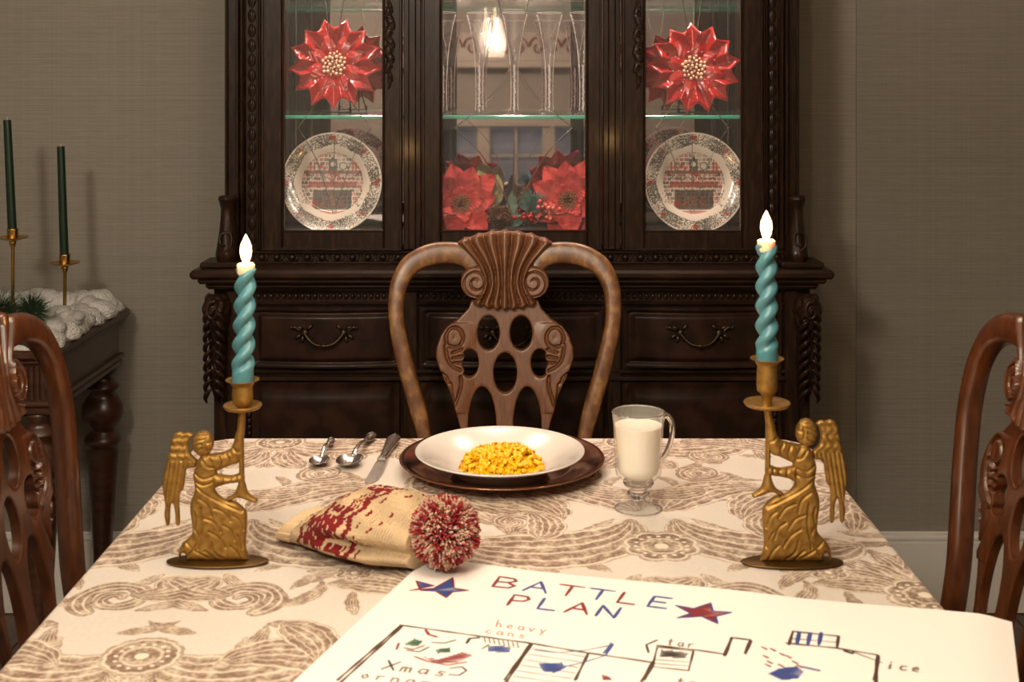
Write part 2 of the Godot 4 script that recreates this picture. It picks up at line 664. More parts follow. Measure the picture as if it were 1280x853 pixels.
# ------------------------------------------------------------------ chandelier over the table
func chandelier() -> void:
	var at := Vector3(-0.08, 1.56, -1.2)
	var t := thing("chandelier", "brass chandelier with glass lantern shades hanging over the dining table", "chandelier", at)
	var b := MB.new()
	b.lathe([Vector2(0, 0.12), Vector2(0.008, 0.12), Vector2(0.01, 0.22), Vector2(0.03, 0.26), Vector2(0.045, 0.30), Vector2(0.03, 0.34), Vector2(0.014, 0.37), Vector2(0.012, 0.4), Vector2(0.025, 0.42), Vector2(0.012, 0.45), Vector2(0.008, 0.5), Vector2(0.006, 1.0), Vector2(0.05, 1.02), Vector2(0.055, 1.035), Vector2(0, 1.035)], 20)
	inst("stem", b, M.old_brass, t)
	var bulb_mat := glow(c8(255, 232, 200), 5.0)
	var shade_mat := pane(Color(1, 0.98, 0.94, 0.06))
	# five outer arms and one lantern with a pair of bulbs hanging low in the middle
	for k in 6:
		var a := TAU * k / 5.0 - PI / 2.0
		var dir := Vector3(cos(a), 0, sin(a)) * (0.255 if k < 5 else 0.0)
		var up := 0.22 if k < 5 else 0.0
		var arm := MB.new()
		if k < 5:
			arm.tube(smooth_line([Vector3(0, 0.3, 0), dir * 0.4 + Vector3(0, 0.25, 0), dir * 0.75 + Vector3(0, 0.3, 0), dir * 0.98 + Vector3(0, 0.38, 0), dir + Vector3(0, 0.34, 0)]), 0.006, 8)
		arm.lathe([Vector2(0, 0.108), Vector2(0.012, 0.108), Vector2(0.024, 0.118), Vector2(0.02, 0.125), Vector2(0, 0.13)], 14, dir + Vector3(0, up, 0))
		var an := inst("arm" if k < 5 else "lantern", arm, M.old_brass, t)
		var sh := MB.new()
		sh.lathe([Vector2(0.047, -0.055), Vector2(0.054, -0.02), Vector2(0.06, 0.04), Vector2(0.05, 0.09), Vector2(0.02, 0.115)], 24, dir + Vector3(0, up, 0))
		inst("glass_shade", sh, shade_mat, an)
		for q in ([0.0] if k < 5 else [-0.017, 0.017]):
			var bc := dir + Vector3(q, up, 0)
			var bu := MB.new()
			bu.lathe([Vector2(0, -0.03), Vector2(0.004, -0.027), Vector2(0.009, -0.01), Vector2(0.011, 0.01), Vector2(0.010, 0.03), Vector2(0.006, 0.05), Vector2(0.005, 0.11), Vector2(0, 0.11)], 14, bc)
			inst("bulb", bu, bulb_mat, an)
			var l := OmniLight3D.new()
			l.name = "bulb_light"
			l.position = bc + Vector3(0, 0.01, 0)
			l.light_color = c8(255, 238, 216)
			l.light_energy = LAMP * (1.0 if k < 5 else 0.5)
			l.light_size = 0.012
			l.omni_range = 12.0
			l.omni_attenuation = 2.0
			l.shadow_enabled = true
			t.add_child(l, true)
	# added fill lamp, out of view, shaped as an opal bowl under the ceiling
	var cl := thing("added_fill_lamp", "added fill lamp shaped as a round opal bowl on a brass rod", "lamp", Vector3(-0.9, 2.28, 0.2))
	var bowl := MB.new()
	bowl.lathe([Vector2(0, -0.1), Vector2(0.08, -0.09), Vector2(0.15, -0.05), Vector2(0.18, 0.0), Vector2(0.18, 0.02), Vector2(0, 0.04)], 36)
	inst("bowl", bowl, glow(c8(255, 238, 216), 3.0), cl)
	var rod := MB.new()
	rod.lathe([Vector2(0, 0.035), Vector2(0.012, 0.035), Vector2(0.012, 0.29), Vector2(0.07, 0.3), Vector2(0.07, 0.318), Vector2(0, 0.318)], 20)
	inst("rod", rod, M.old_brass, cl)
	var cll := OmniLight3D.new()
	cll.name = "added_fill_light"
	cll.position = Vector3(0, -0.03, 0)
	cll.light_color = c8(255, 241, 222)
	cll.light_energy = FILL
	cll.light_size = 0.15
	cll.omni_range = 12.0
	cll.omni_attenuation = 2.0
	cll.shadow_enabled = true
	cl.add_child(cll, true)

const LAMP := 0.12
const FILL := 2.7

# ------------------------------------------------------------------ buffet (lower half of the china cabinet)
func bow_panel(m: MB, x0: float, x1: float, y0: float, y1: float, z: float, bow: float, lip := 0.008) -> void:
	# a raised, slightly bowed panel with a sunk border
	var f := func(u: float, w: float) -> Vector3:
		var x := lerpf(x0, x1, u)
		var y := lerpf(y0, y1, w)
		var e := minf(minf(x - x0, x1 - x), minf(y - y0, y1 - y))
		var raise := smoothstep(0.012, 0.022, e) * lip + (0.006 if e < 0.007 else 0.0)
		return Vector3(x, y, z + raise + bow * sin(PI * u))
	var us := [0.0]
	m.grid(64, 40, f)

func buffet() -> void:
	var base := Vector3(0, 0, -3.02)
	var t := thing("buffet", "dark carved wooden buffet carrying the china hutch", "buffet", base)
	var o := -base
	var top := MB.new()
	top.box(Vector3(0, 0.966, -3.0), Vector3(1.43, 0.02, 0.512), 0.006)
	top.box(Vector3(0, 0.951, -3.0), Vector3(1.40, 0.014, 0.49), 0.005)
	top.box(Vector3(0, 0.938, -3.005), Vector3(1.372, 0.016, 0.47), 0.006)
	inst("top", top, M.dark_h, t, o)
	var body := MB.new()
	body.box(Vector3(0, 0.525, -3.025), Vector3(1.352, 0.82, 0.43), 0.003)
	for s in [-1.0, 1.0]:
		body.box(Vector3(s * 0.632, 0.53, -2.806), Vector3(0.03, 0.8, 0.02), 0.006)
		body.box(Vector3(s * 0.606, 0.53, -2.806), Vector3(0.012, 0.8, 0.016), 0.005)
	for x in [-0.23, 0.23]:
		body.box(Vector3(x, 0.53, -2.806), Vector3(0.036, 0.8, 0.014), 0.004)
	inst("body", body, M.dark, t, o)
	var mo := MB.new()
	for q in [[0.925, 0.012, 0.022], [0.893, 0.008, 0.012], [0.739, 0.01, 0.014], [0.7235, 0.012, 0.022]]:
		mo.box(Vector3(0, q[0], -2.806), Vector3(1.24, q[1], q[2]), 0.004)
	inst("moulding", mo, M.dark_h, t, o)
	var foot := MB.new()
	foot.box(Vector3(0, 0.075, -3.02), Vector3(1.40, 0.09, 0.46), 0.01)
	foot.box(Vector3(0, 0.124, -3.022), Vector3(1.375, 0.02, 0.45), 0.006)
	inst("plinth", foot, M.dark_h, t, o)
	for s in [-1.0, 1.0]:
		for z in [-2.84, -3.2]:
			var fo := MB.new()
			fo.lathe([Vector2(0, 0.0), Vector2(0.03, 0.0), Vector2(0.036, 0.012), Vector2(0.028, 0.03), Vector2(0, 0.032)], 16, Vector3(s * 0.62, 0, z))
			inst("foot", fo, M.dark, t, o)
	# strings of carved beads beside the corners and under the top
	var bead := MB.new()
	bead.ball(Vector3.ZERO, Vector3(0.0055, 0.0065, 0.004), 8, 6)
	var bm := bead.commit()
	for s in [-1.0, 1.0]:
		for k in 48:
			inst("carved_bead", bm, M.dark, t, o + Vector3(s * 0.594, 0.885 - k * 0.0143, -2.803))
	for k in 84:
		inst("carved_bead", bm, M.dark, t, o + Vector3(-0.588 + k * 0.01417, 0.909, -2.806))
	# drawers and doors
	for k in 3:
		var cx: float = [-0.42, 0.0, 0.42][k]
		var hw: float = [0.166, 0.205, 0.166][k]
		var dr := MB.new()
		bow_panel(dr, cx - hw, cx + hw, 0.752, 0.886, -2.802, 0.016)
		dr.box(Vector3(cx, 0.819, -2.806), Vector3(hw * 2.0, 0.134, 0.008))
		var dn := inst("drawer", dr, M.burl, t, o)
		handle(dn, Vector3(cx, 0.832, -2.774))
		var dd := MB.new()
		bow_panel(dd, cx - hw, cx + hw, 0.15, 0.715, -2.802, 0.016)
		dd.box(Vector3(cx, 0.4325, -2.806), Vector3(hw * 2.0, 0.565, 0.008))
		inst("door", dd, M.burl, t, o)
	# acanthus corbels at the corners
	for s in [-1.0, 1.0]:
		inst("corbel", corbel(s), M.dark, t, o + Vector3(s * 0.664, 0.0, -2.785))

func handle(parent: Node, c: Vector3) -> void:
	var h := MB.new()
	for s in [-1.0, 1.0]:
		var m := c + Vector3(s * 0.043, 0, 0)
		# leafy back plate: three curls round a rosette
		h.ball(m, Vector3(0.008, 0.009, 0.006), 10, 7)
		for q in [[0.012, 0.012, 0.3], [0.016, -0.008, -0.6], [-0.010, 0.013, 2.4], [0.020, 0.010, 0.4], [-0.006, -0.012, 4.2], [0.006, -0.014, 5.0]]:
			h.ball(m + Vector3(s * q[0], q[1], -0.001), Vector3(0.0085, 0.0045, 0.004), 8, 6, Basis(Vector3(0, 0, 1), s * q[2]))
		h.tube(smooth_line([m + Vector3(s * 0.012, 0.006, 0), m + Vector3(s * 0.022, 0.014, 0.002), m + Vector3(s * 0.029, 0.011, 0.002), m + Vector3(s * 0.031, 0.016, 0.001)], 5), [0.004, 0.0038, 0.0036, 0.0034, 0.0032, 0.003, 0.003, 0.003, 0.0028, 0.0026, 0.0026, 0.0026, 0.0025, 0.0024, 0.0022, 0.002], 6)
	var pts := []
	for k in 17:
		var u := k / 16.0 * 2.0 - 1.0
		pts.append(c + Vector3(u * 0.043, -0.026 * (1.0 - pow(absf(u), 2.6)), 0.004 + 0.010 * (1.0 - u * u)))
	h.tube(pts, 0.0032, 8)
	h.ball(c + Vector3(0, -0.026, 0.014), Vector3(0.009, 0.0045, 0.0045), 10, 6)
	var o := inst("handle", h, M.pull, parent)
	o.set_meta("label", "aged brass bail pull")

func corbel(s: float) -> MB:
	# scroll at the top, overlapping leaves below, tapering to a tip; carved in the round
	var m := MB.new()
	var prof := smooth_line([Vector2(0.030, 0.92), Vector2(0.044, 0.905), Vector2(0.050, 0.875), Vector2(0.040, 0.845), Vector2(0.030, 0.815), Vector2(0.028, 0.78), Vector2(0.030, 0.745), Vector2(0.026, 0.715), Vector2(0.014, 0.69), Vector2(0.004, 0.675)], 8)
	var np := prof.size() - 1
	m.grid(28, np * 2, func(u: float, w: float) -> Vector3:
		var p: Vector2 = (prof[int(w * np)] as Vector2).lerp(prof[mini(int(w * np) + 1, np)], w * np - floorf(w * np))
		var a := PI * u
		var scale_leaf := 0.85 + 0.15 * absf(sin(a * 5.0 + sin(w * 36.0) * 0.9)) + 0.10 * absf(sin(w * 26.0))
		var r := p.x * scale_leaf
		return Vector3(-cos(a) * r * 0.62, p.y, sin(a) * r * 0.95 - 0.012), false, false, true)
	# leaf blades
	for k in 9:
		var y := 0.875 - k * 0.022
		for q in [-1.0, 1.0]:
			var x0: float = q * 0.004
			m.tube(smooth_line([Vector3(x0, y + 0.012, 0.030), Vector3(q * 0.013, y + 0.004, 0.034 - k * 0.0008), Vector3(q * 0.021, y - 0.012, 0.022 - k * 0.0008), Vector3(q * 0.017, y - 0.024, 0.012)], 4), [0.002, 0.003, 0.004, 0.005, 0.0055, 0.006, 0.006, 0.0055, 0.005, 0.004, 0.003, 0.002, 0.001], 6)
	# scroll eye on the outer side
	var sp := []
	var sr := []
	for k in 26:
		var t := k / 25.0
		var a := t * TAU * 1.6 + 1.2
		var r := 0.022 * (1.0 - t * 0.8)
		sp.append(Vector3(s * 0.026 * 0.0 + cos(a) * r * 0.7, 0.885 + sin(a) * r, 0.034 + 0.004 * t))
		sr.append(0.0055 - 0.003 * t)
	m.tube(sp, sr, 7)
	return m

# ------------------------------------------------------------------ hutch (upper half)
const HD := 2.86
func hx(x: float) -> float:
	return (x - 640.0) * HD / F
func hy(y: float) -> float:
	return EYE - (y - HORIZON) * HD / F

func vbar(m: MB, x0: float, x1: float, d: float, back: float, bevel: float, y0: float, y1: float) -> void:
	m.box(Vector3((hx(x0) + hx(x1)) * 0.5, (y0 + y1) * 0.5, -(d + back) * 0.5), Vector3(absf(hx(x1) - hx(x0)), y1 - y0, back - d), bevel)

func hutch() -> void:
	var base := Vector3(0, 0.976, -3.05)
	var t := thing("china_hutch", "dark carved china hutch with glass doors and lit mirrored shelves", "china cabinet", base)
	var o := -base
	var y0 := 0.976
	var ytop := 2.2
	# carcass
	var carc := MB.new()
	for s in [-1.0, 1.0]:
		carc.box(Vector3(s * 0.652, (y0 + ytop) * 0.5, -3.065), Vector3(0.024, ytop - y0, 0.37), 0.002)
		carc.box(Vector3(s * 0.216, (1.02 + ytop) * 0.5, -3.08), Vector3(0.016, ytop - 1.02, 0.30), 0.002)
	carc.box(Vector3(0, 1.008, -3.065), Vector3(1.28, 0.024, 0.37), 0.002)
	carc.box(Vector3(0, ytop - 0.03, -3.065), Vector3(1.28, 0.03, 0.37), 0.002)
	inst("carcass", carc, M.dark, t, o)
	var bk := MB.new()
	bk.box(Vector3(0, (y0 + ytop) * 0.5, -3.244), Vector3(1.3, ytop - y0, 0.01))
	inst("back_panel", bk, M.dark, t, o)
	var mir := plain(c8(226, 212, 213), 0.015, 1.0)
	for x in [[-0.638, -0.226], [-0.206, 0.206], [0.226, 0.638]]:
		var mb := MB.new()
		mb.box(Vector3((x[0] + x[1]) * 0.5, 1.6, -3.233), Vector3(x[1] - x[0], 1.14, 0.004))
		inst("mirror_panel", mb, mir, t, o)
	var crown := MB.new()
	for q in [[2.2, 1.36, 0.40, 0.04], [2.235, 1.42, 0.43, 0.035], [2.265, 1.48, 0.46, 0.03]]:
		crown.box(Vector3(0, q[0], -3.05), Vector3(q[1], q[3], q[2]), 0.008)
	inst("crown", crown, M.dark_h, t, o)
	# pilasters: fillets, a hollow, and a channel with carved leaves
	var leaf := MB.new()
	leaf.grid(10, 10, func(u: float, w: float) -> Vector3:
		var a := PI * (u - 0.5)
		var wid := 0.0095 * pow(sin(PI * clampf(w * 0.92 + 0.06, 0.0, 1.0)), 0.6)
		return Vector3(sin(a) * wid, (w - 0.5) * 0.032, cos(a) * wid * (0.55 + 0.35 * w) * (0.8 + 0.2 * cos(a * 6.0))))
	var leaf_mesh := leaf.commit()
	for s in [-1.0, 1.0]:
		var p := MB.new()
		for q in [[280, 283, 2.866, 0.002], [283, 294, 2.886, 0.002], [294, 297.5, 2.862, 0.002], [298, 303, 2.868, 0.004], [304, 320, 2.884, 0.002], [320, 323, 2.862, 0.002], [323.4, 326, 2.858, 0.002]]:
			var a: float = q[0] if s < 0 else 1280.0 - q[0]
			var b: float = q[1] if s < 0 else 1280.0 - q[1]
			vbar(p, a, b, q[2], 2.9, q[3], y0 + 0.03, ytop - 0.02)
		inst("pilaster", p, M.dark, t, o)
		var cx := hx(312.0 if s < 0 else 968.0)
		for k in 18:
			inst("carved_leaf", leaf_mesh, M.dark, t, o + Vector3(cx, 1.03 + k * 0.0346, -2.883))
	var fs := MB.new()
	vbar(fs, 504, 526, 2.866, 2.9, 0.002, y0 + 0.03, ytop - 0.02)
	vbar(fs, 510, 520, 2.862, 2.88, 0.003, y0 + 0.03, ytop - 0.02)
	vbar(fs, 754, 776, 2.866, 2.9, 0.002, y0 + 0.03, ytop - 0.02)
	vbar(fs, 760, 770, 2.862, 2.88, 0.003, y0 + 0.03, ytop - 0.02)
	inst("face_frame", fs, M.dark, t, o)
	# bottom moulding with a row of carved eggs
	var bm := MB.new()
	bm.box(Vector3(0, 0.988, -2.884), Vector3(1.32, 0.024, 0.04), 0.002)
	bm.box(Vector3(0, 1.0015, -2.871), Vector3(1.326, 0.006, 0.034), 0.0025)
	bm.box(Vector3(0, 0.9785, -2.868), Vector3(1.33, 0.005, 0.04), 0.002)
	inst("moulding", bm, M.dark_h, t, o)
	var egg := MB.new()
	egg.ball(Vector3.ZERO, Vector3(0.0085, 0.0085, 0.008), 10, 8)
	for s in [-1.0, 1.0]:
		egg.tube(smooth_line([Vector3(s * 0.015, 0.009, -0.003), Vector3(s * 0.0125, -0.003, 0.004), Vector3(s * 0.004, -0.0105, 0.003)], 4), 0.0024, 5)
	var egg_mesh := egg.commit()
	for k in 38:
		inst("carved_egg", egg_mesh, M.dark, t, o + Vector3(-0.648 + k * 0.035, 0.9895, -2.864))
	# doors
	var gm := pane(Color(0.97, 1.0, 0.99, 0.02))
	var groove := solid_glass(Color(0.95, 0.96, 0.95, 0.0), 0.04)
	for k in 3:
		var dx: Array = [[327.0, 353.0, 480.0, 503.0], [527.5, 551.0, 734.0, 757.0 - 4.5], [777.0, 805.0, 928.0, 953.0]][k]
		var f := MB.new()
		vbar(f, dx[0], dx[1], 2.855, 2.876, 0.003, 1.006, 2.14)
		vbar(f, dx[2], dx[3], 2.855, 2.876, 0.003, 1.006, 2.14)
		var xa := hx(dx[1])
		var xb := hx(dx[2])
		f.box(Vector3((xa + xb) * 0.5, 1.028, -2.866), Vector3(xb - xa, 0.044, 0.018), 0.003)
		f.box(Vector3((xa + xb) * 0.5, 2.11, -2.866), Vector3(xb - xa, 0.06, 0.018), 0.003)
		# bead inside the frame and a fillet on its outer edge
		f.box(Vector3(xa + 0.002, 1.59, -2.8655), Vector3(0.004, 1.08, 0.016), 0.0015)
		f.box(Vector3(xb - 0.002, 1.59, -2.8655), Vector3(0.004, 1.08, 0.016), 0.0015)
		f.box(Vector3((xa + xb) * 0.5, 1.0505, -2.8655), Vector3(xb - xa, 0.004, 0.016), 0.0015)
		for e in [dx[0] + 2.0, dx[3] - 2.0]:
			vbar(f, e - 1.6, e + 1.6, 2.851, 2.86, 0.0014, 1.006, 2.14)
		vbar(f, dx[0] + 2.0, dx[3] - 2.0, 2.851, 2.86, 0.001, 1.006, 1.012)
		var fd := thing_part(t, "door")
		fd.position = o
		inst("door_frame", f, M.dark, fd)
		var g := MB.new()
		g.box(Vector3((xa + xb) * 0.5, 1.57, -2.872), Vector3(xb - xa, 1.06, 0.003))
		inst("glass_pane", g, gm, fd)
		var gv := MB.new()
		var cxp: float = [417.0, 642.0, 866.0][k]
		var w: float = [0.62, 1.0, 0.62][k]
		for s in [-1.0, 1.0]:
			for line in [[[-0.5 * 60, -60], [-0.33 * 60, -5], [0, 73], [30, 122], [74, 160]], [[74, 160], [42, 192], [14, 240], [2, 268]], ]:
				var pts := []
				for q in line:
					pts.append(Vector3(hx(cxp + s * q[0] * w), hy(q[1]), -2.8695))
				gv.tube(smooth_line(pts, 6), 0.0014, 6, 1.0, 0.45, Vector3(0, 0, 1))
		gv.tube([Vector3(hx(cxp), hy(175), -2.8695), Vector3(hx(cxp), hy(248), -2.8695)], 0.0012, 6, 1.0, 0.45, Vector3(0, 0, 1))
		inst("cut_lines", gv, groove, fd)
		# carved drop on the meeting stile
		if k != 1:
			var orn := MB.new()
			var oc := hx(487.0 if k == 0 else 797.0)
			for q in [[8, 3.5, 10, 0.3], [14, 5, 9, -0.4], [26, 6.5, 14, 0.35], [40, 5.5, 12, -0.35], [52, 6, 11, 0.5], [62, 6.5, 12, -0.3], [72, 6.5, 9, 0.4], [82, 5, 12, -0.4], [94, 3.5, 10, 0.3], [103, 2.2, 8, 0.0]]:
				orn.ball(Vector3(oc + 0.002 * signf(q[3]), hy(q[0]), -2.855), Vector3(q[1] * 0.0015, q[2] * 0.0017, 0.006), 10, 8, Basis(Vector3(0, 0, 1), q[3]))
				orn.tube(smooth_line([Vector3(oc - q[1] * 0.0018, hy(q[0] - 6.0), -2.853), Vector3(oc + q[1] * 0.0014, hy(q[0]), -2.847), Vector3(oc - q[1] * 0.0012, hy(q[0] + 8.0), -2.853)], 4), 0.0018, 6)
			inst("carved_drop", orn, M.dark, fd)
	# glass shelves with a green edge
	var shelf_mat := pane(Color(0.9, 1.0, 0.97, 0.05))
	var edge_mat := plain(c8(40, 165, 140), 0.1)
	edge_mat.clearcoat_enabled = true
	for y in [1.311, 1.597, 1.88]:
		for x in [[-0.638, -0.226], [-0.206, 0.206], [0.226, 0.638]]:
			var g := MB.new()
			g.box(Vector3((x[0] + x[1]) * 0.5, y, -3.085), Vector3(x[1] - x[0], 0.008, 0.28))
			var sn := inst("glass_shelf", g, shelf_mat, t, o)
			var e := MB.new()
			e.box(Vector3((x[0] + x[1]) * 0.5, y, -2.9455), Vector3(x[1] - x[0], 0.0078, 0.0025), 0.0008)
			inst("polished_edge", e, edge_mat, sn)
	# lamps under the top
	var lamp_mat := glow(c8(255, 236, 214), 4.0)
	for x in [-0.43, 0.0, 0.43]:
		var l := MB.new()
		l.lathe([Vector2(0, 2.148), Vector2(0.028, 2.148), Vector2(0.03, 2.153), Vector2(0.03, 2.155), Vector2(0, 2.155)], 20, Vector3(x, 0, -2.925))
		inst("lamp", l, lamp_mat, t, o)
		var s := SpotLight3D.new()
		s.name = "hutch_lamp_light"
		s.position = o + Vector3(x, 2.143, -2.925)
		s.rotation.x = -PI / 2.0 + 0.1
		s.spot_angle = 62.0
		s.spot_angle_attenuation = 0.6
		s.spot_range = 10.0
		s.spot_attenuation = 2.0
		s.light_color = c8(255, 226, 205)
		s.light_energy = HUTCH_LAMP * (0.8 if x == 0.0 else 1.0)
		s.light_size = 0.03
		s.shadow_enabled = true
		t.add_child(s, true)
	# carved scroll brackets standing on the buffet against the hutch sides
	for s in [-1.0, 1.0]:
		var br := MB.new()
		var prof := smooth_line([Vector2(0.030, 0.975), Vector2(0.036, 0.99), Vector2(0.034, 1.005), Vector2(0.027, 1.04), Vector2(0.022, 1.075), Vector2(0.021, 1.095), Vector2(0.026, 1.11), Vector2(0.029, 1.118), Vector2(0.026, 1.124)], 6)
		var np := prof.size() - 1
		br.grid(36, np, func(u: float, w: float) -> Vector3:
			var p: Vector2 = prof[int(round(w * np))]
			var a := TAU * u
			var r := p.x * (0.93 + 0.07 * absf(sin(a * 4.0 + w * 5.0)))
			return Vector3(r * cos(a) * 0.75, p.y, -r * sin(a)), true)
		br.tube(smooth_line([Vector3(0.0, 1.0, 0.034), Vector3(0.014, 1.015, 0.032), Vector3(0.012, 1.04, 0.027), Vector3(-0.008, 1.04, 0.028), Vector3(-0.010, 1.02, 0.032), Vector3(0.002, 1.015, 0.036)], 6), 0.003, 6)
		br.lathe([Vector2(0.026, 1.124), Vector2(0.026, 1.124), Vector2(0.0, 1.126)], 20, Vector3.ZERO, Vector2(0.75, 1))
		inst("scroll_bracket", br, M.dark, t, o + Vector3(s * 0.645, 0.012, -2.815))
		var bl := MB.new()
		bl.box(Vector3(s * 0.652, 0.983, -2.82), Vector3(0.095, 0.013, 0.09), 0.003)
		inst("bracket_plinth", bl, M.dark_h, t, o)

const HUTCH_LAMP := 1.7

func thing_part(parent: Node, called: String) -> Node3D:
	var n := Node3D.new()
	n.name = called
	parent.add_child(n, true)
	return n

# ------------------------------------------------------------------ table and damask cloth
const TX0 := -0.543
const TX1 := 0.512
const TZ0 := -2.169
const TZ1 := -0.42

var mask := PackedFloat32Array()
var MW := 768
var MH := 1024

func dab(x: float, y: float, r: float, val: float) -> void:   # in metres of a tile 0.6 x 0.8, mirrored about its middle
	var k := MW / 0.6
	var cx := x * k
	var cy := y * k
	var rr := maxf(r * k, 0.7)
	for j in range(int(floor(cy - rr)), int(ceil(cy + rr)) + 1):
		var jj := posmod(j, MH)
		for i in range(int(floor(cx - rr)), int(ceil(cx + rr)) + 1):
			var dd := (i - cx) * (i - cx) + (j - cy) * (j - cy)
			if dd > rr * rr:
				continue
			var ii := posmod(i, MW)
			mask[jj * MW + ii] = val
			mask[jj * MW + (MW - 1 - ii)] = val

# nested outlines, as embroidered: each ring of the motif is painted inside the last
const RINGS := [[1.0, 0.6], [0.93, 0.25], [0.85, 1.0], [0.64, 0.8], [0.58, 0.4], [0.51, 1.0], [0.28, 0.7], [0.21, 0.3], [0.14, 1.0]]

func frond(p: Vector2, ang: float, length: float, width: float, curl: float, lobes: int) -> void:
	for ring in RINGS:
		var q := p
		var a := ang
		var steps := int(length / 0.0022)
		for k in steps:
			var t := float(k) / steps
			var lob := absf(cos(PI * lobes * t))
			var w := width * pow(sin(PI * pow(t, 0.75) * 0.97 + 0.03), 0.8) * (0.74 + 0.26 * lob)
			dab(q.x, q.y, w * ring[0], ring[1])
			a += curl * (0.3 + 1.4 * t) / steps
			q += Vector2(cos(a), sin(a)) * length / steps

func spiral(c: Vector2, r: float, turns: float, dir: float, start: float, wid: float) -> void:
	var steps := int(turns * 110)
	for ring in [[1.0, 0.95], [0.5, 0.35], [0.28, 1.0]]:
		for k in steps:
			var t := float(k) / steps
			var a := start + dir * t * turns * TAU
			var rr := r * (1.0 - 0.86 * t)
			var w: float = wid * (1.0 - 0.5 * t) * (0.72 + 0.28 * absf(sin(t * turns * 14.0)))
			dab(c.x + cos(a) * rr, c.y + sin(a) * rr, w * ring[0], ring[1])

func rosette(c: Vector2, r: float, n: int) -> void:
	for ring in [[1.0, 0.7], [0.9, 0.25], [0.82, 1.0], [0.52, 0.4], [0.43, 1.0]]:
		for k in n:
			var a := TAU * (k + 0.5) / n
			dab(c.x + cos(a) * r * 0.66 * ring[0], c.y + sin(a) * r * 0.66 * ring[0], r * 0.36 * ring[0], ring[1])
		dab(c.x, c.y, r * 0.7 * ring[0], ring[1])
	for k in n * 2:
		var a := TAU * k / (n * 2.0)
		dab(c.x + cos(a) * r * 0.62, c.y + sin(a) * r * 0.62, r * 0.05, 0.1)
	dab(c.x, c.y, r * 0.16, 0.1)

func damask() -> void:
	mask.resize(MW * MH)
	mask.fill(0.0)
	# fine sprays behind everything
	var r := RandomNumberGenerator.new()
	r.seed = 23
	for k in 60:
		frond(Vector2(r.randf_range(0.0, 0.3), r.randf_range(0.0, 0.8)), r.randf() * TAU, r.randf_range(0.05, 0.10), r.randf_range(0.010, 0.018), r.randf_range(-1.5, 1.5), 4)
	# middle column: palmettes
	for k in 5:
		frond(Vector2(0.3 - 0.012 * k, 0.15 + 0.004 * k), PI * 0.5 + 0.36 * k, 0.17 - 0.012 * k, 0.032, 0.5, 5)
	rosette(Vector2(0.3, 0.10), 0.066, 9)
	for k in 4:
		frond(Vector2(0.3 - 0.01 * k, 0.50), -PI * 0.5 - 0.40 * k, 0.13 - 0.01 * k, 0.028, -0.6, 4)
	frond(Vector2(0.3, 0.56), PI * 0.5, 0.2, 0.044, 0.0, 7)
	rosette(Vector2(0.3, 0.52), 0.052, 8)
	# big curling leaves and scrolls at the sides
	frond(Vector2(0.26, 0.36), PI * 0.9, 0.29, 0.066, 1.9, 8)
	frond(Vector2(0.20, 0.66), PI * 0.72, 0.25, 0.054, 2.4, 7)
	frond(Vector2(0.25, 0.72), -PI * 0.75, 0.19, 0.042, -1.8, 6)
	frond(Vector2(0.02, 0.22), -PI * 0.35, 0.22, 0.048, 1.6, 6)
	frond(Vector2(0.22, 0.14), PI * 0.85, 0.16, 0.036, -1.2, 5)
	spiral(Vector2(0.10, 0.05), 0.040, 1.5, 1.0, 0.4, 0.015)
	spiral(Vector2(0.075, 0.53), 0.046, 1.6, -1.0, 1.0, 0.016)
	spiral(Vector2(0.20, 0.27), 0.036, 1.4, 1.0, 2.0, 0.013)
	spiral(Vector2(0.13, 0.76), 0.032, 1.4, -1.0, 3.6, 0.012)
	for q in [[0.09, 0.13, 2.6], [0.06, 0.02, 3.9], [0.14, 0.60, 0.6], [0.03, 0.47, 2.2], [0.16, 0.33, 4.4]]:
		frond(Vector2(q[0], q[1]), q[2], 0.11, 0.03, 1.2, 5)
	rosette(Vector2(0.0, 0.36), 0.056, 8)
	rosette(Vector2(0.0, 0.68), 0.045, 7)
	rosette(Vector2(0.20, 0.45), 0.028, 6)

func cloth_material() -> StandardMaterial3D:
	damask()
	var n1 := FastNoiseLite.new()
	n1.seed = 41
	n1.frequency = 0.1
	n1.fractal_octaves = 3
	var n2 := FastNoiseLite.new()
	n2.seed = 42
	n2.frequency = 0.022
	var a := PackedByteArray()
	var rb := PackedByteArray()
	a.resize(MW * MH * 3)
	rb.resize(MW * MH)
	for j in MH:
		for i in MW:
			var m := mask[j * MW + i]
			var fine := n1.get_noise_2d(minf(i, MW - 1 - i), j)
			var slow := n2.get_noise_2d(minf(i, MW - 1 - i) * 1.3, j)
			var k := (j * MW + i) * 3
			var t := clampf(m, 0.0, 1.3)
			var lace := clampf(0.5 + fine * 1.9 + slow * 0.8, 0.0, 1.0)
			if m <= 0.0:
				a[k] = int(211 + fine * 6.0)
				a[k + 1] = int(202 + fine * 6.0)
				a[k + 2] = int(191 + fine * 6.0)
			else:
				var u := clampf(t, 0.0, 1.0) * clampf(0.74 + 0.42 * fine + 0.62 * slow, 0.34, 1.0)
				a[k] = int(lerpf(236, 118, u))
				a[k + 1] = int(lerpf(223, 94, u))
				a[k + 2] = int(lerpf(203, 76, u))
			rb[j * MW + i] = int(clampf(95.0 + 120.0 * clampf(t, 0, 1), 0, 255))
	var mat := plain(Color.WHITE, 1.0)
	mat.albedo_texture = ImageTexture.create_from_image(Image.create_from_data(MW, MH, false, Image.FORMAT_RGB8, a))
	var rt := ImageTexture.create_from_image(Image.create_from_data(MW, MH, false, Image.FORMAT_L8, rb))
	mat.roughness_texture = rt
	mat.heightmap_enabled = true
	mat.heightmap_texture = rt
	mat.heightmap_scale = 0.05
	mat.rim_enabled = true
	mat.rim = 0.25
	mat.rim_tint = 0.5
	return mat

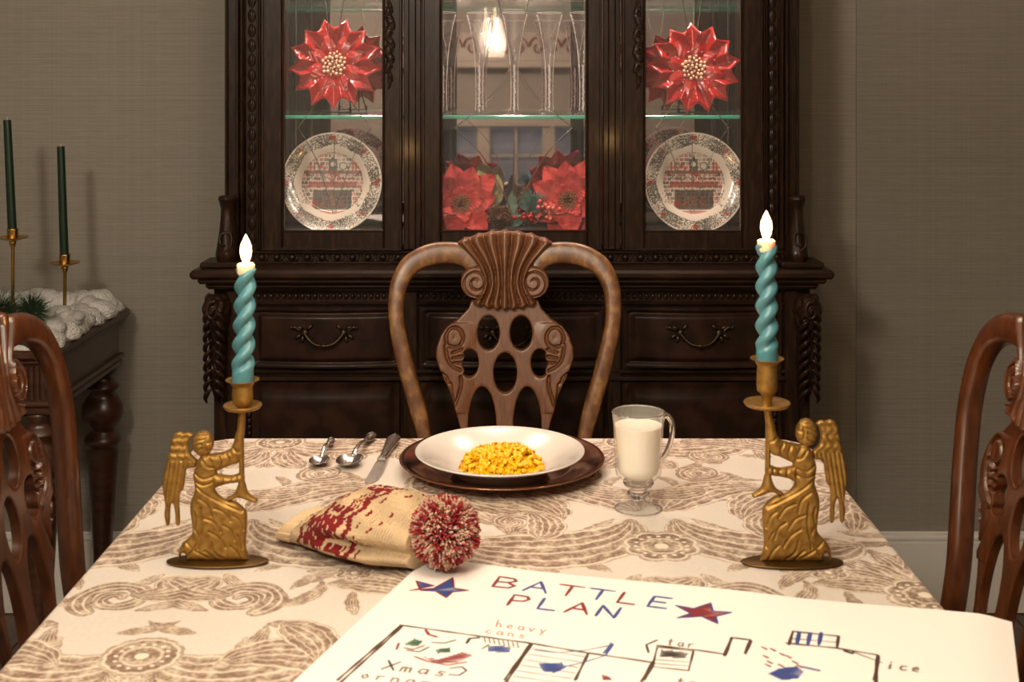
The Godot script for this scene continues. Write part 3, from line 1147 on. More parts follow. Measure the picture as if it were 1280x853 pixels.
func table() -> void:
	var c := Vector3((TX0 + TX1) * 0.5, 0, (TZ0 + TZ1) * 0.5)
	var t := thing("dining_table", "wooden dining table hidden under the damask cloth", "table", c)
	var top := MB.new()
	top.box(Vector3(0, TOP - 0.022, 0), Vector3(TX1 - TX0 - 0.02, 0.036, TZ1 - TZ0 - 0.02), 0.006)
	top.box(Vector3(0, TOP - 0.085, 0), Vector3(TX1 - TX0 - 0.16, 0.09, TZ1 - TZ0 - 0.2), 0.004)
	inst("table_top", top, M.side_wood, t)
	for sx in [-1.0, 1.0]:
		for sz in [-1.0, 1.0]:
			var l := MB.new()
			l.lathe([Vector2(0, 0), Vector2(0.025, 0), Vector2(0.032, 0.03), Vector2(0.024, 0.08), Vector2(0.04, 0.35), Vector2(0.05, 0.5), Vector2(0.034, 0.56), Vector2(0.045, 0.6), Vector2(0.045, 0.66), Vector2(0, 0.66)], 20)
			inst("leg", l, M.side_wood, t, Vector3(sx * 0.36, 0, sz * 0.7))
	# the cloth: flat on top, rolled over the edge, hanging with soft folds; rounded corners
	var hx2 := (TX1 - TX0) * 0.5
	var hz2 := (TZ1 - TZ0) * 0.5
	var rc := 0.07
	var outline := PackedVector2Array()
	var straight_n := 40
	var corners := [Vector2(hx2, hz2), Vector2(-hx2, hz2), Vector2(-hx2, -hz2), Vector2(hx2, -hz2)]
	for k in 4:
		var cc: Vector2 = corners[k] - Vector2(signf(corners[k].x), signf(corners[k].y)) * rc
		for q in 9:
			var a := PI * 0.5 * (k + q / 8.0)
			outline.append(cc + Vector2(cos(a), sin(a)) * rc)
		var nxt: Vector2 = corners[(k + 1) % 4] - Vector2(signf(corners[(k + 1) % 4].x), signf(corners[(k + 1) % 4].y)) * rc
		var a2 := PI * 0.5 * (k + 1)
		var p0: Vector2 = outline[outline.size() - 1]
		var p1 := nxt + Vector2(cos(a2), sin(a2)) * rc
		for q in range(1, straight_n):
			outline.append(p0.lerp(p1, float(q) / straight_n))
	var n := outline.size()
	var m := MB.new()
	var drop := 0.235
	var rings := 14
	var first := m.v.size()
	var centre_i := m.add(Vector3(0, TOP, 0), Vector2.ZERO)
	# flat part: rings shrinking to the middle
	var prof := []
	for k in [0.0, 0.5, 0.9, 0.97]:
		prof.append([k, 0.0, 0.0])
	for k in 5:
		var a := PI * 0.5 * k / 4.0
		prof.append([1.0, sin(a) * 0.008 - 0.008, -(1.0 - cos(a)) * 0.008])
	for k in range(1, rings):
		prof.append([1.0, 0.0, -0.008 - drop * k / (rings - 1.0)])
	var start := []
	for q in range(1, prof.size()):
		start.append(m.v.size())
		for k in n + 1:
			var p := outline[k % n]
			var dir := (outline[(k + 1) % n] - outline[(k + n - 1) % n]).normalized()
			var out2 := Vector2(dir.y, -dir.x)
			var pr: Array = prof[q]
			var pos: Vector2 = p * pr[0] + out2 * pr[1]
			var hang: float = clampf(-pr[2] / drop, 0.0, 1.0)
			pos += out2 * (hang * (0.010 + 0.014 * sin(k * 0.42) + 0.008 * sin(k * 1.13)))
			m.add(Vector3(pos.x, TOP + 0.0015 + pr[2], pos.y), Vector2(pos.x, pos.y) + out2 * maxf(0.0, -pr[2]))
		m.weld.append([start[start.size() - 1], start[start.size() - 1] + n])
	for k in n:
		m.tri(centre_i, start[0] + k + 1, start[0] + k)
	for q in start.size() - 1:
		for k in n:
			m.quad(start[q] + k, start[q] + k + 1, start[q + 1] + k + 1, start[q + 1] + k)
	for k in m.uv.size():
		m.uv[k] = Vector2((m.uv[k].x + c.x + 0.40) / 0.6, (m.uv[k].y + c.z + 1.22) / 0.8)
	whole("tablecloth", m, cloth_material(), "cream and taupe damask tablecloth draped over the dining table", "tablecloth", c)

# ------------------------------------------------------------------ chairs
const CS := 0.001645
const CX := 631.0

func rake(p: Vector3) -> Vector3:
	var y := p.y
	return Vector3(p.x, y, -0.195 - 0.2 * (y - 0.48) - 0.018 * (1.0 - pow(p.x / 0.23, 2.0)) + p.z)

func cp(u: float, v: float) -> Vector2:   # back of the chair: pixels from its middle line, picture rows -> metres
	return Vector2(u * CS, EYE - (v - HORIZON) * CS)

func shell_width(v: float) -> float:
	var tab := [[288, 66], [306, 60], [315, 51], [325, 41], [335, 33], [345, 28], [355, 26.5], [365, 30], [373, 36], [380, 40], [392, 34]]
	for k in tab.size() - 1:
		if v <= tab[k + 1][0]:
			return lerpf(tab[k][1], tab[k + 1][1], clampf((v - tab[k][0]) / (tab[k + 1][0] - tab[k][0]), 0.0, 1.0))
	return 34.0

func make_chair() -> Node3D:
	var t := thing("dining_chair", "", "chair")
	# stiles that arch over into the crest
	for s in [-1.0, 1.0]:
		var us := [-90, -93, -98, -107, -123.5, -134.5, -135.5, -130, -117, -92, -64, -48, -40]
		var vs := [665, 610, 545, 508, 454, 406, 372, 350, 332, 321, 320, 326, 338]
		var ws := [17, 17, 18, 21, 21, 20, 21, 23, 26, 28, 28, 27, 20]
		var pts := []
		for k in us.size():
			var q := cp(us[k] * -s, vs[k])
			pts.append(rake(Vector3(q.x, q.y, 0.0)))
		var line := smooth_line(pts, 8)
		var wid := smooth_vals(ws, 8)
		var rad := []
		for w in wid:
			rad.append(Vector2(w * CS * 0.5, 0.017))
		var st := MB.new()
		st.tube(line, rad, 20, 1, 1, Vector3(0, 0.2, 1).normalized(), 0.72)
		inst("stile", st, M.chair, t)
	# crest: a fluted shell between two volutes
	var area := Rect2(cp(-68, 392), Vector2(136 * CS, 106 * CS))
	var sdf := func(x: float, y: float) -> float:
		var u := x / CS
		var v := HORIZON + (EYE - y) / CS
		var top := 291.0 + pow(absf(u) / 60.0, 2.0) * 13.0 + 2.2 * absf(sin(u / 60.0 * PI * 3.5))
		var bot := 387.0 - pow(absf(u) / 40.0, 2.0) * 7.0
		var shell := maxf(maxf(top - v, v - bot), (absf(u) - shell_width(v)) * 0.8)
		var vol := Vector2(absf(u) - 36.0, v - 354.0).length() - 19.5
		return minf(shell, vol) * CS
	var front := func(x: float, y: float, s: float) -> float:
		var u := x / CS
		var v := HORIZON + (EYE - y) / CS
		var e := clampf(-s / 0.006, 0.0, 1.0)
		var h := 0.017 + 0.007 * sqrt(1.0 - (1.0 - e) * (1.0 - e))
		var tt := u / shell_width(v)
		var in_shell := smoothstep(1.02, 0.9, absf(tt))
		var vp := Vector2(absf(u) - 36.0, v - 354.0)
		var rv := vp.length()
		var flute := absf(sin(tt * PI * 3.5 + PI * 0.5))
		h += in_shell * (0.020 * pow(flute, 0.6) - 0.012)
		if rv < 20.0 and absf(tt) > 0.82:
			# spiral groove of the volute
			var ang := atan2(vp.y, vp.x)
			var turn := fposmod((rv - 4.0) / 8.5 - ang / TAU * 1.0 + 0.2, 1.0)
			var gr := smoothstep(0.16, 0.0, absf(turn - 0.5)) * smoothstep(2.0, 5.0, rv)
			h += 0.004 - 0.008 * gr
		return h
	var back := func(_x: float, _y: float, s: float) -> float:
		return -0.010 - 0.006 * clampf(-s / 0.006, 0.0, 1.0)
	var cr := MB.new()
	cr.relief(area, 1.1 * CS, sdf, front, back, func(p: Vector3) -> Vector3: return rake(p))
	inst("crest", cr, M.splat, t)
	# pierced splat with leaf carving
	var out := PackedVector2Array()
	var ol := [[-42, 378], [-46, 388], [-59, 401], [-72, 409], [-80, 420], [-85, 434], [-85.5, 446], [-79, 464], [-74, 474], [-69, 484], [-62, 505], [-56, 525], [-51, 545], [-47, 575], [-46, 610], [-50, 645], [-52, 662]]
	for q in ol:
		out.append(cp(q[0], q[1]))
	ol.reverse()
	for q in ol:
		out.append(cp(-q[0], q[1]))
	var holes := [[-20.5, 417, 14, 21], [20.5, 417, 14, 21], [0.5, 465, 14.6, 24.5], [-44, 453, 11.5, 17.5], [44, 453, 11.5, 17.5], [-28, 528, 17.5, 47], [28, 528, 17.5, 47], [0, 612, 13, 40]]
	var k0 := 0.34
	var lines := []
	for l in [[[262, 470], [258, 440], [275, 414], [300, 414], [318, 435], [318, 462], [300, 480], [275, 478], [258, 472]], [[256, 478], [262, 515], [280, 545], [312, 563]], [[284, 500], [315, 489]], [[284, 520], [318, 514]], [[290, 536], [315, 536]], [[242, 572], [262, 590], [268, 615], [275, 610], [280, 650], [290, 686]], [[312, 585], [314, 615], [305, 650], [292, 684]]]:
		var lp := []
		for q in l:
			lp.append(Vector2((470 + k0 * q[0] - CX), 270 + k0 * q[1]))
		lines.append(smooth_line(lp, 4))
	var sd2 := func(x: float, y: float) -> float:
		var s := poly_sdf(Vector2(x, y), out)
		if s > 0.004:
			return s
		var u := x / CS
		var v := HORIZON + (EYE - y) / CS
		for h in holes:
			var q := Vector2((u - h[0]) / h[2], (v - h[1]) / h[3])
			var g: float = (1.0 - q.length()) * minf(h[2], h[3])
			if absf(h[0]) == 44.0:   # the leaf covers the outer side of these holes
				g = minf(g, (52.0 - absf(u)) * 1.0 + 1.5 * sin(v * 0.35))
			s = maxf(s, g * CS)
		return s
	var f2 := func(x: float, y: float, s: float) -> float:
		var e := clampf(-s / 0.0025, 0.0, 1.0)
		var h := 0.0065 + 0.0018 * sqrt(1.0 - (1.0 - e) * (1.0 - e))
		var u := -absf(x / CS)
		var v := HORIZON + (EYE - y) / CS
		if u < -36.0 and v < 512.0 and v > 405.0:
			var dmin := 1e9
			for l in lines:
				dmin = minf(dmin, line_dist(Vector2(u, v), l))
			h += 0.003 * smoothstep(20.0, 6.0, dmin) - 0.0075 * smoothstep(2.3, 0.9, dmin)
		return h
	var b2 := func(_x: float, _y: float, s: float) -> float:
		return -0.0065 - 0.0015 * clampf(-s / 0.0025, 0.0, 1.0)
	var sp := MB.new()
	sp.relief(Rect2(cp(-88, 664), Vector2(176 * CS, 290 * CS)), 1.25 * CS, sd2, f2, b2, func(p: Vector3) -> Vector3: return rake(p))
	inst("splat", sp, M.splat, t)
	# seat, rails, legs
	var rail := MB.new()
	rail.prism(PackedVector2Array([Vector2(-0.27, 0.24), Vector2(0.27, 0.24), Vector2(0.215, -0.215), Vector2(-0.215, -0.215)]), 0.40, 0.462, func(p: Vector3) -> Vector3: return Vector3(p.x, p.z, p.y))
	inst("seat_frame", rail, M.chair, t)
	var cu := MB.new()
	cu.grid(32, 12, func(u: float, w: float) -> Vector3:
		var a := TAU * u
		var e := PI * (w - 0.5)
		var r := pow(maxf(cos(e), 0.0), 0.5)
		var ca := signf(cos(a)) * pow(absf(cos(a)), 0.45)
		var sa := signf(sin(a)) * pow(absf(sin(a)), 0.45)
		var z := 0.012 - sa * r * 0.205
		return Vector3(ca * r * (0.235 + 0.04 * (z / 0.2)), 0.475 + 0.03 * sin(e), z), true)
	inst("seat", cu, M.seat, t)
	for s in [-1.0, 1.0]:
		var fl := MB.new()
		fl.tube(smooth_line([Vector3(s * 0.235, 0.42, 0.205), Vector3(s * 0.255, 0.34, 0.225), Vector3(s * 0.235, 0.18, 0.21), Vector3(s * 0.225, 0.05, 0.20), Vector3(s * 0.24, 0.012, 0.215), Vector3(s * 0.24, 0.0, 0.215)], 6), smooth_vals([0.03, 0.032, 0.021, 0.016, 0.024, 0.02], 6), 14)
		inst("leg", fl, M.chair, t)
		var bl := MB.new()
		bl.tube(smooth_line([Vector3(s * 0.150, 0.47, -0.205), Vector3(s * 0.155, 0.3, -0.20), Vector3(s * 0.165, 0.12, -0.225), Vector3(s * 0.17, 0.0, -0.26)], 6), smooth_vals([0.018, 0.019, 0.017, 0.016], 6), 12, 1, 1, Vector3.ZERO, 0.75)
		inst("leg", bl, M.chair, t)
	return t

func chairs() -> void:
	M.seat = plain(c8(186, 168, 138), 0.85)
	M.seat.albedo_texture = noise_tex(0.03, 256, [[0.0, 1.0], [c8(205, 198, 188), c8(255, 255, 255)]], 51)
	M.seat.uv1_triplanar = true
	M.seat.uv1_scale = Vector3(6, 6, 6)
	var a := make_chair()
	a.set_meta("label", "carved wooden dining chair behind the plate, facing along the table to the poster")
	a.set_meta("group", "dining chairs round the table")
	var mid := px(CX, 400, 2.55)
	a.position = Vector3(mid.x, 0, -2.27)
	var l := dup(a, Vector3(-0.395, 0, -1.655), PI / 2.0 + 0.02, "carved dining chair beside the table, in front of the snowy sideboard", "dining chairs round the table")
	var r := dup(a, Vector3(0.405, 0, -1.66), -PI / 2.0 - 0.03, "carved dining chair beside the table corner where the poster overhangs", "dining chairs round the table")
	for c in [l, r]:
		for part in c.get_children():
			if part is MeshInstance3D and part.material_override != M.seat:
				part.material_override = M.red_wood

# ------------------------------------------------------------------ sideboard with snow and candles
func sideboard() -> void:
	var base := Vector3(-1.6, 0, -2.95)
	var t := thing("sideboard", "brown sideboard with bulbous turned legs, topped with cotton snow", "sideboard", base)
	var o := -base
	var xr := -0.99
	var xl := -2.3
	var zc := -2.955
	var dz := 0.53
	var cx := (xl + xr) * 0.5
	var top := MB.new()
	top.box(Vector3(cx, 0.799, zc), Vector3(xr - xl, 0.022, dz), 0.006)
	top.box(Vector3(cx, 0.783, zc), Vector3(xr - xl - 0.02, 0.012, dz - 0.02), 0.004)
	inst("top", top, M.side_wood, t, o)
	var ap := MB.new()
	ap.box(Vector3(cx, 0.735, zc), Vector3(xr - xl - 0.045, 0.09, dz - 0.045), 0.003)
	inst("apron", ap, M.side_wood, t, o)
	var mo := MB.new()
	mo.box(Vector3(cx, 0.69, zc), Vector3(xr - xl - 0.02, 0.012, dz - 0.02), 0.004)
	mo.box(Vector3(cx, 0.674, zc), Vector3(xr - xl - 0.03, 0.016, dz - 0.03), 0.004)
	inst("moulding", mo, M.side_wood, t, o)
	var reed := MB.new()
	for k in 7:
		reed.tube([Vector3(0, 0, 0), Vector3(0, 0.072, 0)], 0.0052, 8)
		for q in range(reed.v.size() - 38, reed.v.size()):
			pass
		break
	var rm := reed.commit()
	for k in 7:
		inst("reed", rm, M.side_wood, t, o + Vector3(xr - 0.035 - k * 0.0125, 0.70, zc + dz * 0.5 - 0.022))
	for x in [xr - 0.055, xl + 0.055]:
		for z in [zc - dz * 0.5 + 0.055, zc + dz * 0.5 - 0.055]:
			var l := MB.new()
			l.lathe([Vector2(0, 0), Vector2(0.022, 0), Vector2(0.026, 0.02), Vector2(0.020, 0.05), Vector2(0.024, 0.2), Vector2(0.036, 0.40), Vector2(0.040, 0.455), Vector2(0.033, 0.463), Vector2(0.043, 0.472), Vector2(0.046, 0.482), Vector2(0.042, 0.493), Vector2(0.030, 0.503), Vector2(0.031, 0.512), Vector2(0.046, 0.53), Vector2(0.052, 0.55), Vector2(0.050, 0.572), Vector2(0.038, 0.592), Vector2(0.028, 0.602), Vector2(0.041, 0.614), Vector2(0.043, 0.622), Vector2(0.03, 0.632), Vector2(0.024, 0.645), Vector2(0.034, 0.656), Vector2(0.036, 0.67), Vector2(0, 0.67)], 28, Vector3(x, 0, z))
			inst("leg", l, M.side_wood, t, o)
	# cotton snow
	var sn := MB.new()
	var nn := FastNoiseLite.new()
	nn.seed = 61
	nn.frequency = 26.0
	nn.fractal_octaves = 2
	var r := RandomNumberGenerator.new()
	r.seed = 12
	var spots := []
	for k in 30:
		spots.append([Vector3(r.randf_range(-1.55, -1.06), 0.808, r.randf_range(-3.14, -2.75)), Vector3(r.randf_range(0.06, 0.085), r.randf_range(0.022, 0.034), r.randf_range(0.06, 0.085))])
	for k in 11:   # the heaped edge at the end of the top
		spots.append([Vector3(-1.035 - 0.012 * (k % 2), 0.812 + 0.005 * (k % 3), -3.17 + 0.043 * k), Vector3(0.042 + 0.006 * (k % 3), 0.032 - 0.004 * (k % 2), 0.045)])
	for k in 9:
		spots.append([Vector3(-1.06 - 0.05 * k, 0.808 + 0.004 * (k % 2), -2.735), Vector3(0.06, 0.03, 0.045)])
	for k in 9:
		spots.append([Vector3(-1.05 - 0.045 * k, 0.822, -3.15), Vector3(0.05, 0.046 - 0.003 * (k % 3), 0.045)])
	for k in 70:   # small puffs on top
		var big: Array = spots[r.randi() % spots.size()]
		var bc: Vector3 = big[0]
		var bs: Vector3 = big[1]
		var th := r.randf() * TAU
		var el := r.randf_range(0.2, 1.2)
		spots.append([bc + Vector3(cos(th) * cos(el) * bs.x, sin(el) * bs.y, sin(th) * cos(el) * bs.z) * 0.85, Vector3(0.022, 0.018, 0.022) * r.randf_range(0.7, 1.25)])
	for q in spots:
		var c: Vector3 = q[0]
		var rr: Vector3 = q[1]
		sn.grid(28, 16, func(u: float, w: float) -> Vector3:
			var a := TAU * u
			var e := PI * (w - 0.5)
			var p := Vector3(cos(e) * cos(a), sin(e), -cos(e) * sin(a))
			var g := 1.0 + 0.12 * nn.get_noise_3dv(c + p * rr)
			var wp := c + p * rr * g
			return Vector3(wp.x, maxf(wp.y, 0.8105), wp.z), true)
	var sm := plain(c8(208, 206, 202), 0.95)
	sm.heightmap_enabled = true
	sm.heightmap_texture = noise_tex(0.05, 256, [], 62, 5)
	sm.heightmap_scale = 0.5
	sm.uv1_scale = Vector3(2, 1.2, 1)
	var snow := whole("cotton_snow", sn, sm, "fluffy white cotton snow spread on the sideboard", "snow")
	snow.set_meta("kind", "stuff")
	# evergreen sprigs
	for q in [[Vector3(-1.17, 0.846, -3.00), Vector3(-1.075, 0.872, -2.80), 0.06, "dark green needled sprig in the snow pointing past the short brass candlestick"], [Vector3(-1.30, 0.85, -2.9), Vector3(-1.15, 0.878, -2.84), 0.07, "dark green needled sprig in the snow in front of the tall brass candlestick"]]:
		var s := thing("evergreen_sprig", q[3], "sprig", q[0], 0.0, "evergreen sprigs in the snow")
		var st := MB.new()
		var dirv: Vector3 = q[1] - q[0]
		st.tube([Vector3.ZERO, dirv * 0.5 + Vector3(0, 0.008, 0), dirv], 0.0025, 6)
		inst("twig", st, plain(c8(70, 52, 34), 0.8), s)
		var ne := MB.new()
		needles(ne, [Vector3.ZERO, dirv * 0.5 + Vector3(0, 0.008, 0), dirv], 700, q[2], r)
		var no := inst("needles", ne, plain(c8(42, 66, 40), 0.6), s)
		no.set_meta("kind", "stuff")
	# brass candlesticks and dark green tapers
	for q in [[81.0, 318.0, 328.0, 388.0, 76.0, 183.0, 0], [16.0, 286.0, 297.0, 380.0, 9.0, 150.0, 1]]:
		var d := 3.02 if q[6] == 0 else 2.98
		var foot := px(q[0], q[3], d)
		var cup := px(q[0] - 0.5, q[1], d)
		var kk := thing("brass_candlestick", ["short slender brass candlestick in the snow holding the lower green taper", "tall slender brass candlestick behind the sprig holding the higher green taper"][q[6]], "candlestick", foot, 0.0, "slender brass candlesticks")
		var h := cup.y - foot.y
		var b := MB.new()
		b.lathe([Vector2(0, -0.014), Vector2(0.03, -0.014), Vector2(0.03, -0.011), Vector2(0.008, -0.004), Vector2(0.0055, 0.006), Vector2(0.0042, 0.015), Vector2(0.0042, h - 0.046), Vector2(0.008, h - 0.036), Vector2(0.0085, h - 0.028), Vector2(0, h - 0.028)], 24)
		inst("stem", b, M.shiny_brass, kk)
		var dsh := MB.new()
		dsh.lathe([Vector2(0, h - 0.030), Vector2(0.012, h - 0.029), Vector2(0.034, h - 0.0225), Vector2(0.0365, h - 0.0195), Vector2(0.034, h - 0.020), Vector2(0.01, h - 0.025), Vector2(0, h - 0.025)], 32)
		inst("drip_pan", dsh, M.shiny_brass, kk)
		var cu := MB.new()
		cu.lathe([Vector2(0.0128, h - 0.026), Vector2(0.0132, h - 0.002), Vector2(0.0142, h), Vector2(0.012, h), Vector2(0.0115, h - 0.01), Vector2(0, h - 0.01)], 24)
		inst("cup", cu, M.shiny_brass, kk)
		var tip := px(q[4], q[5], d)
		var ta := thing("taper_candle", ["dark green unlit taper candle in the short brass candlestick", "dark green unlit taper candle in the tall brass candlestick"][q[6]], "candle", cup + Vector3(0, -0.008, 0), 0.0, "dark green taper candles")
		var w := MB.new()
		var rel := tip - ta.position
		var pts := []
		var rad := []
		for k in 9:
			pts.append(rel * (k / 8.0))
			rad.append(lerpf(0.0108, 0.0092, k / 8.0))
		w.tube(pts, rad, 18)
		var green := plain(c8(18, 42, 28), 0.32)
		inst("wax", w, green, ta)
		var wi := MB.new()
		wi.tube([rel, rel + Vector3(0.0005, 0.007, 0)], 0.0011, 6)
		inst("wick", wi, plain(c8(190, 180, 160), 0.9), ta)

func needles(m: MB, path: Array, n: int, length: float, r: RandomNumberGenerator) -> void:
	for k in n:
		var t := r.randf() * (path.size() - 1.001)
		var i := int(t)
		var p: Vector3 = (path[i] as Vector3).lerp(path[i + 1], t - i)
		var along: Vector3 = (path[i + 1] - path[i]).normalized()
		var out := Vector3(r.randfn(), r.randfn(), r.randfn())
		out = (out - along * out.dot(along)).normalized()
		var dir := (along * r.randf_range(0.3, 1.1) + out).normalized() * length * r.randf_range(0.6, 1.0)
		var side := dir.cross(Vector3(0.3, 1, 0.2)).normalized() * 0.0008
		var nrm := dir.cross(side).normalized() * 0.0008
		m.poly([p + side, p - side, p + dir], p - nrm * 9.0)
		m.poly([p + nrm, p - nrm, p + dir], p - side * 9.0)

# ------------------------------------------------------------------ angel candlesticks and twisted candles
const AS := 0.0003123
func ap(x: float, y: float) -> Vector2:
	return Vector2((x - 270.0) * AS, (778.0 - y) * AS)

func apoly(pts: Array) -> PackedVector2Array:
	var o := PackedVector2Array()
	for p in smooth_line(pts.map(func(q): return Vector2(q[0], q[1])) + [Vector2(pts[0][0], pts[0][1])], 3):
		o.append(ap(p.x, p.y))
	o.remove_at(o.size() - 1)
	return o

func make_angel(called_label: String, at: Vector3, flip: float, tall: float) -> Node3D:
	var t := thing("angel_candlestick", called_label, "candlestick", at, 0.0, "brass angel candlesticks")
	var warp := func(p: Vector3) -> Vector3:
		var y := p.y
		if tall > 0.0:
			y = y * 1.10 if y < 0.1665 else 0.18315 + (y - 0.1665) * 0.5
		return Vector3(p.x * flip, y + 0.004, p.z * 1.0)
	var body := apoly([[170, 430], [180, 395], [200, 352], [232, 345], [262, 372], [268, 412], [262, 450], [258, 480], [268, 505], [300, 530], [345, 540], [378, 568], [392, 592], [390, 650], [386, 720], [398, 770], [390, 778], [250, 778], [150, 778], [144, 760], [130, 748], [118, 760], [116, 778], [110, 772], [112, 742], [124, 715], [150, 690], [168, 665], [165, 620], [158, 570], [162, 535], [178, 490]])
	var arm := apoly([[232, 345], [280, 338], [320, 325], [336, 298], [344, 265], [352, 235], [358, 165], [384, 165], [382, 240], [378, 275], [374, 335], [356, 378], [325, 388], [285, 405], [262, 412], [245, 400]])
	var fore := apoly([[250, 420], [285, 428], [330, 432], [362, 422], [380, 430], [378, 456], [350, 460], [318, 464], [283, 472], [255, 480]])
	var bell := apoly([[360, 455], [381, 455], [398, 505], [434, 530], [428, 543], [395, 533], [355, 522], [325, 533], [306, 526], [340, 505]])
	var head := func(p: Vector2) -> float:
		var q := p - ap(212, 298)
		return (Vector2(q.x / (43 * AS), q.y / (51 * AS)).length() - 1.0) * 43 * AS
	var tube_a := ap(367, 160)
	var tube_b := ap(371, 470)
	var sdf := func(x: float, y: float) -> float:
		var p := Vector2(x, y)
		return minf(minf(minf(poly_sdf(p, body), poly_sdf(p, arm)), minf(poly_sdf(p, fore), poly_sdf(p, bell))), minf(head.call(p), seg_dist(p, tube_a, tube_b) - 10 * AS))
	# creases of the gown, the sleeves, the hair and the face
	var folds := []
	for l in [[[185, 470], [230, 505], [290, 538], [375, 575]], [[176, 640], [200, 690], [160, 750]], [[205, 560], [212, 640], [196, 720], [206, 768]], [[250, 700], [262, 740], [300, 768]],
			[[200, 520], [236, 548], [250, 590]], [[222, 602], [262, 618], [290, 655]], [[262, 560], [300, 575], [330, 612]], [[300, 630], [330, 650], [348, 690]], [[240, 655], [280, 680], [310, 720]], [[340, 590], [365, 610], [380, 650]], [[330, 715], [352, 735], [372, 768]], [[350, 665], [368, 690], [378, 725]], [[150, 705], [185, 735], [240, 765]], [[225, 735], [250, 755], [262, 770]], [[180, 575], [186, 600], [182, 630]],
			[[185, 420], [215, 440], [255, 430]], [[180, 450], [215, 465], [255, 455]], [[215, 365], [235, 390], [262, 395]], [[280, 350], [290, 375], [285, 398]], [[310, 340], [322, 360], [318, 385]], [[335, 310], [350, 325], [365, 330]], [[290, 432], [296, 450], [292, 466]], [[320, 434], [328, 446], [322, 460]], [[348, 430], [352, 440], [350, 456]],
			[[178, 270], [200, 262], [228, 262]], [[172, 292], [195, 280], [222, 276]], [[172, 315], [190, 300], [212, 294]], [[180, 335], [198, 320], [214, 312]], [[232, 290], [246, 290]], [[232, 320], [244, 322]], [[232, 262], [226, 300], [236, 340]]]:
		folds.append(smooth_line(l.map(func(q): return Vector2(q[0], q[1])), 4))
	var front := func(x: float, y: float, s: float) -> float:
		var e := clampf(-s / 0.010, 0.0, 1.0)
		var h := 0.002 + 0.007 * sqrt(1.0 - (1.0 - e) * (1.0 - e))
		var c := Vector2(x / AS + 270.0, 778.0 - y / AS)
		if c.distance_to(Vector2(212, 298)) < 54.0:
			h += 0.002
		var near := 1e9
		for l in folds:
			if absf(l[0].y - c.y) < 170.0:
				near = minf(near, line_dist(c, l))
		return h + 0.0005 * smoothstep(24.0, 7.0, near) - 0.0017 * smoothstep(7.0, 1.5, near)
	var back := func(_x: float, _y: float, s: float) -> float:
		return -0.0015 - 0.001 * clampf(-s / 0.004, 0.0, 1.0)
	var fig := MB.new()
	if not cache.has("angel"):
		var flat := MB.new()
		flat.relief(Rect2(ap(100, 790), Vector2(345 * AS, 640 * AS)), 3.2 * AS, sdf, front, back, func(p: Vector3) -> Vector3: return p)
		cache.angel = flat
	bend(fig, cache.angel, warp)
	if flip < 0.0:
		turn_faces(fig)
	inst("angel", fig, M.brass, t)
	# wing of layered feathers
	var wing := apoly([[112, 252], [88, 266], [76, 310], [62, 370], [42, 455], [48, 520], [54, 560], [50, 595], [57, 634], [70, 634], [73, 570], [80, 548], [90, 560], [94, 590], [98, 634], [113, 634], [110, 550], [114, 505], [127, 490], [135, 440], [142, 405], [175, 400], [186, 372], [164, 352], [151, 322], [153, 288], [172, 270], [150, 256], [130, 258]])
	var wf := func(x: float, y: float, s: float) -> float:
		var cx := x / AS + 270.0
		var cy := 778.0 - y / AS
		var e := clampf(-s / 0.005, 0.0, 1.0)
		var h := 0.0015 + 0.003 * sqrt(1.0 - (1.0 - e) * (1.0 - e))
		if cy > 375.0:
			h += 0.0014 * absf(sin((cx + (cy - 375.0) * 0.16) * 0.17)) - 0.0006
		else:
			h += 0.0009 * absf(sin((cx - 110.0) * 0.10 + cos(cy * 0.11) * 1.2)) + 0.0007 * sin(cy * 0.2)
		return h
	var wm := MB.new()
	if not cache.has("wing"):
		var flat := MB.new()
		flat.relief(Rect2(ap(36, 642), Vector2(156 * AS, 400 * AS)), 3.2 * AS, func(x: float, y: float) -> float: return poly_sdf(Vector2(x, y), wing), wf, back, func(p: Vector3) -> Vector3: return p)
		cache.wing = flat
	bend(wm, cache.wing, warp)
	if flip < 0.0:
		turn_faces(wm)
	inst("wing", wm, M.brass, t, Vector3(0, 0, -0.002))
	# oval base
	var b := MB.new()
	b.lathe([Vector2(0, 0.0), Vector2(0.064, 0.0), Vector2(0.066, 0.0012), Vector2(0.066, 0.0022), Vector2(0.062, 0.0034), Vector2(0.03, 0.005), Vector2(0, 0.0055)], 48, Vector3.ZERO, Vector2(1, 0.36))
	inst("base", b, plain(c8(98, 74, 36), 0.4, 0.9), t)
	# drip pan and socket above the raised hand
	var sx: float = flip * 103 * AS
	var yb := (778.0 - 165.0) * AS + 0.004
	if tall > 0.0:
		yb = 0.18315 + (yb - 0.004 - 0.1665) * 0.5 + 0.004
	var pan_r := 0.025 if tall <= 0.0 else 0.030
	var pan := MB.new()
	pan.lathe([Vector2(0, yb - 0.002), Vector2(0.008, yb - 0.001), Vector2(pan_r - 0.003, yb + 0.003), Vector2(pan_r, yb + 0.0065), Vector2(pan_r - 0.001, yb + 0.0085), Vector2(pan_r - 0.004, yb + 0.0062), Vector2(0.008, yb + 0.003), Vector2(0, yb + 0.003)], 36, Vector3(sx, 0, 0))
	inst("drip_pan", pan, M.brass, t)
	var cup := MB.new()
	var y1 := yb + 0.002
	var top := at_cup(tall)
	var low := y1 + (0.004 if tall <= 0.0 else 0.016)
	cup.lathe([Vector2(0.007, y1), Vector2(0.006, (y1 + low) * 0.5), Vector2(0.008, low), Vector2(0.0125, low + 0.004), Vector2(0.0135, low + 0.012), Vector2(0.0125, top - 0.010), Vector2(0.0155, top - 0.004), Vector2(0.0215, top - 0.001), Vector2(0.0215, top), Vector2(0.0145, top - 0.003), Vector2(0.0138, top - 0.008), Vector2(0, top - 0.008)], 32, Vector3(sx, 0, 0))
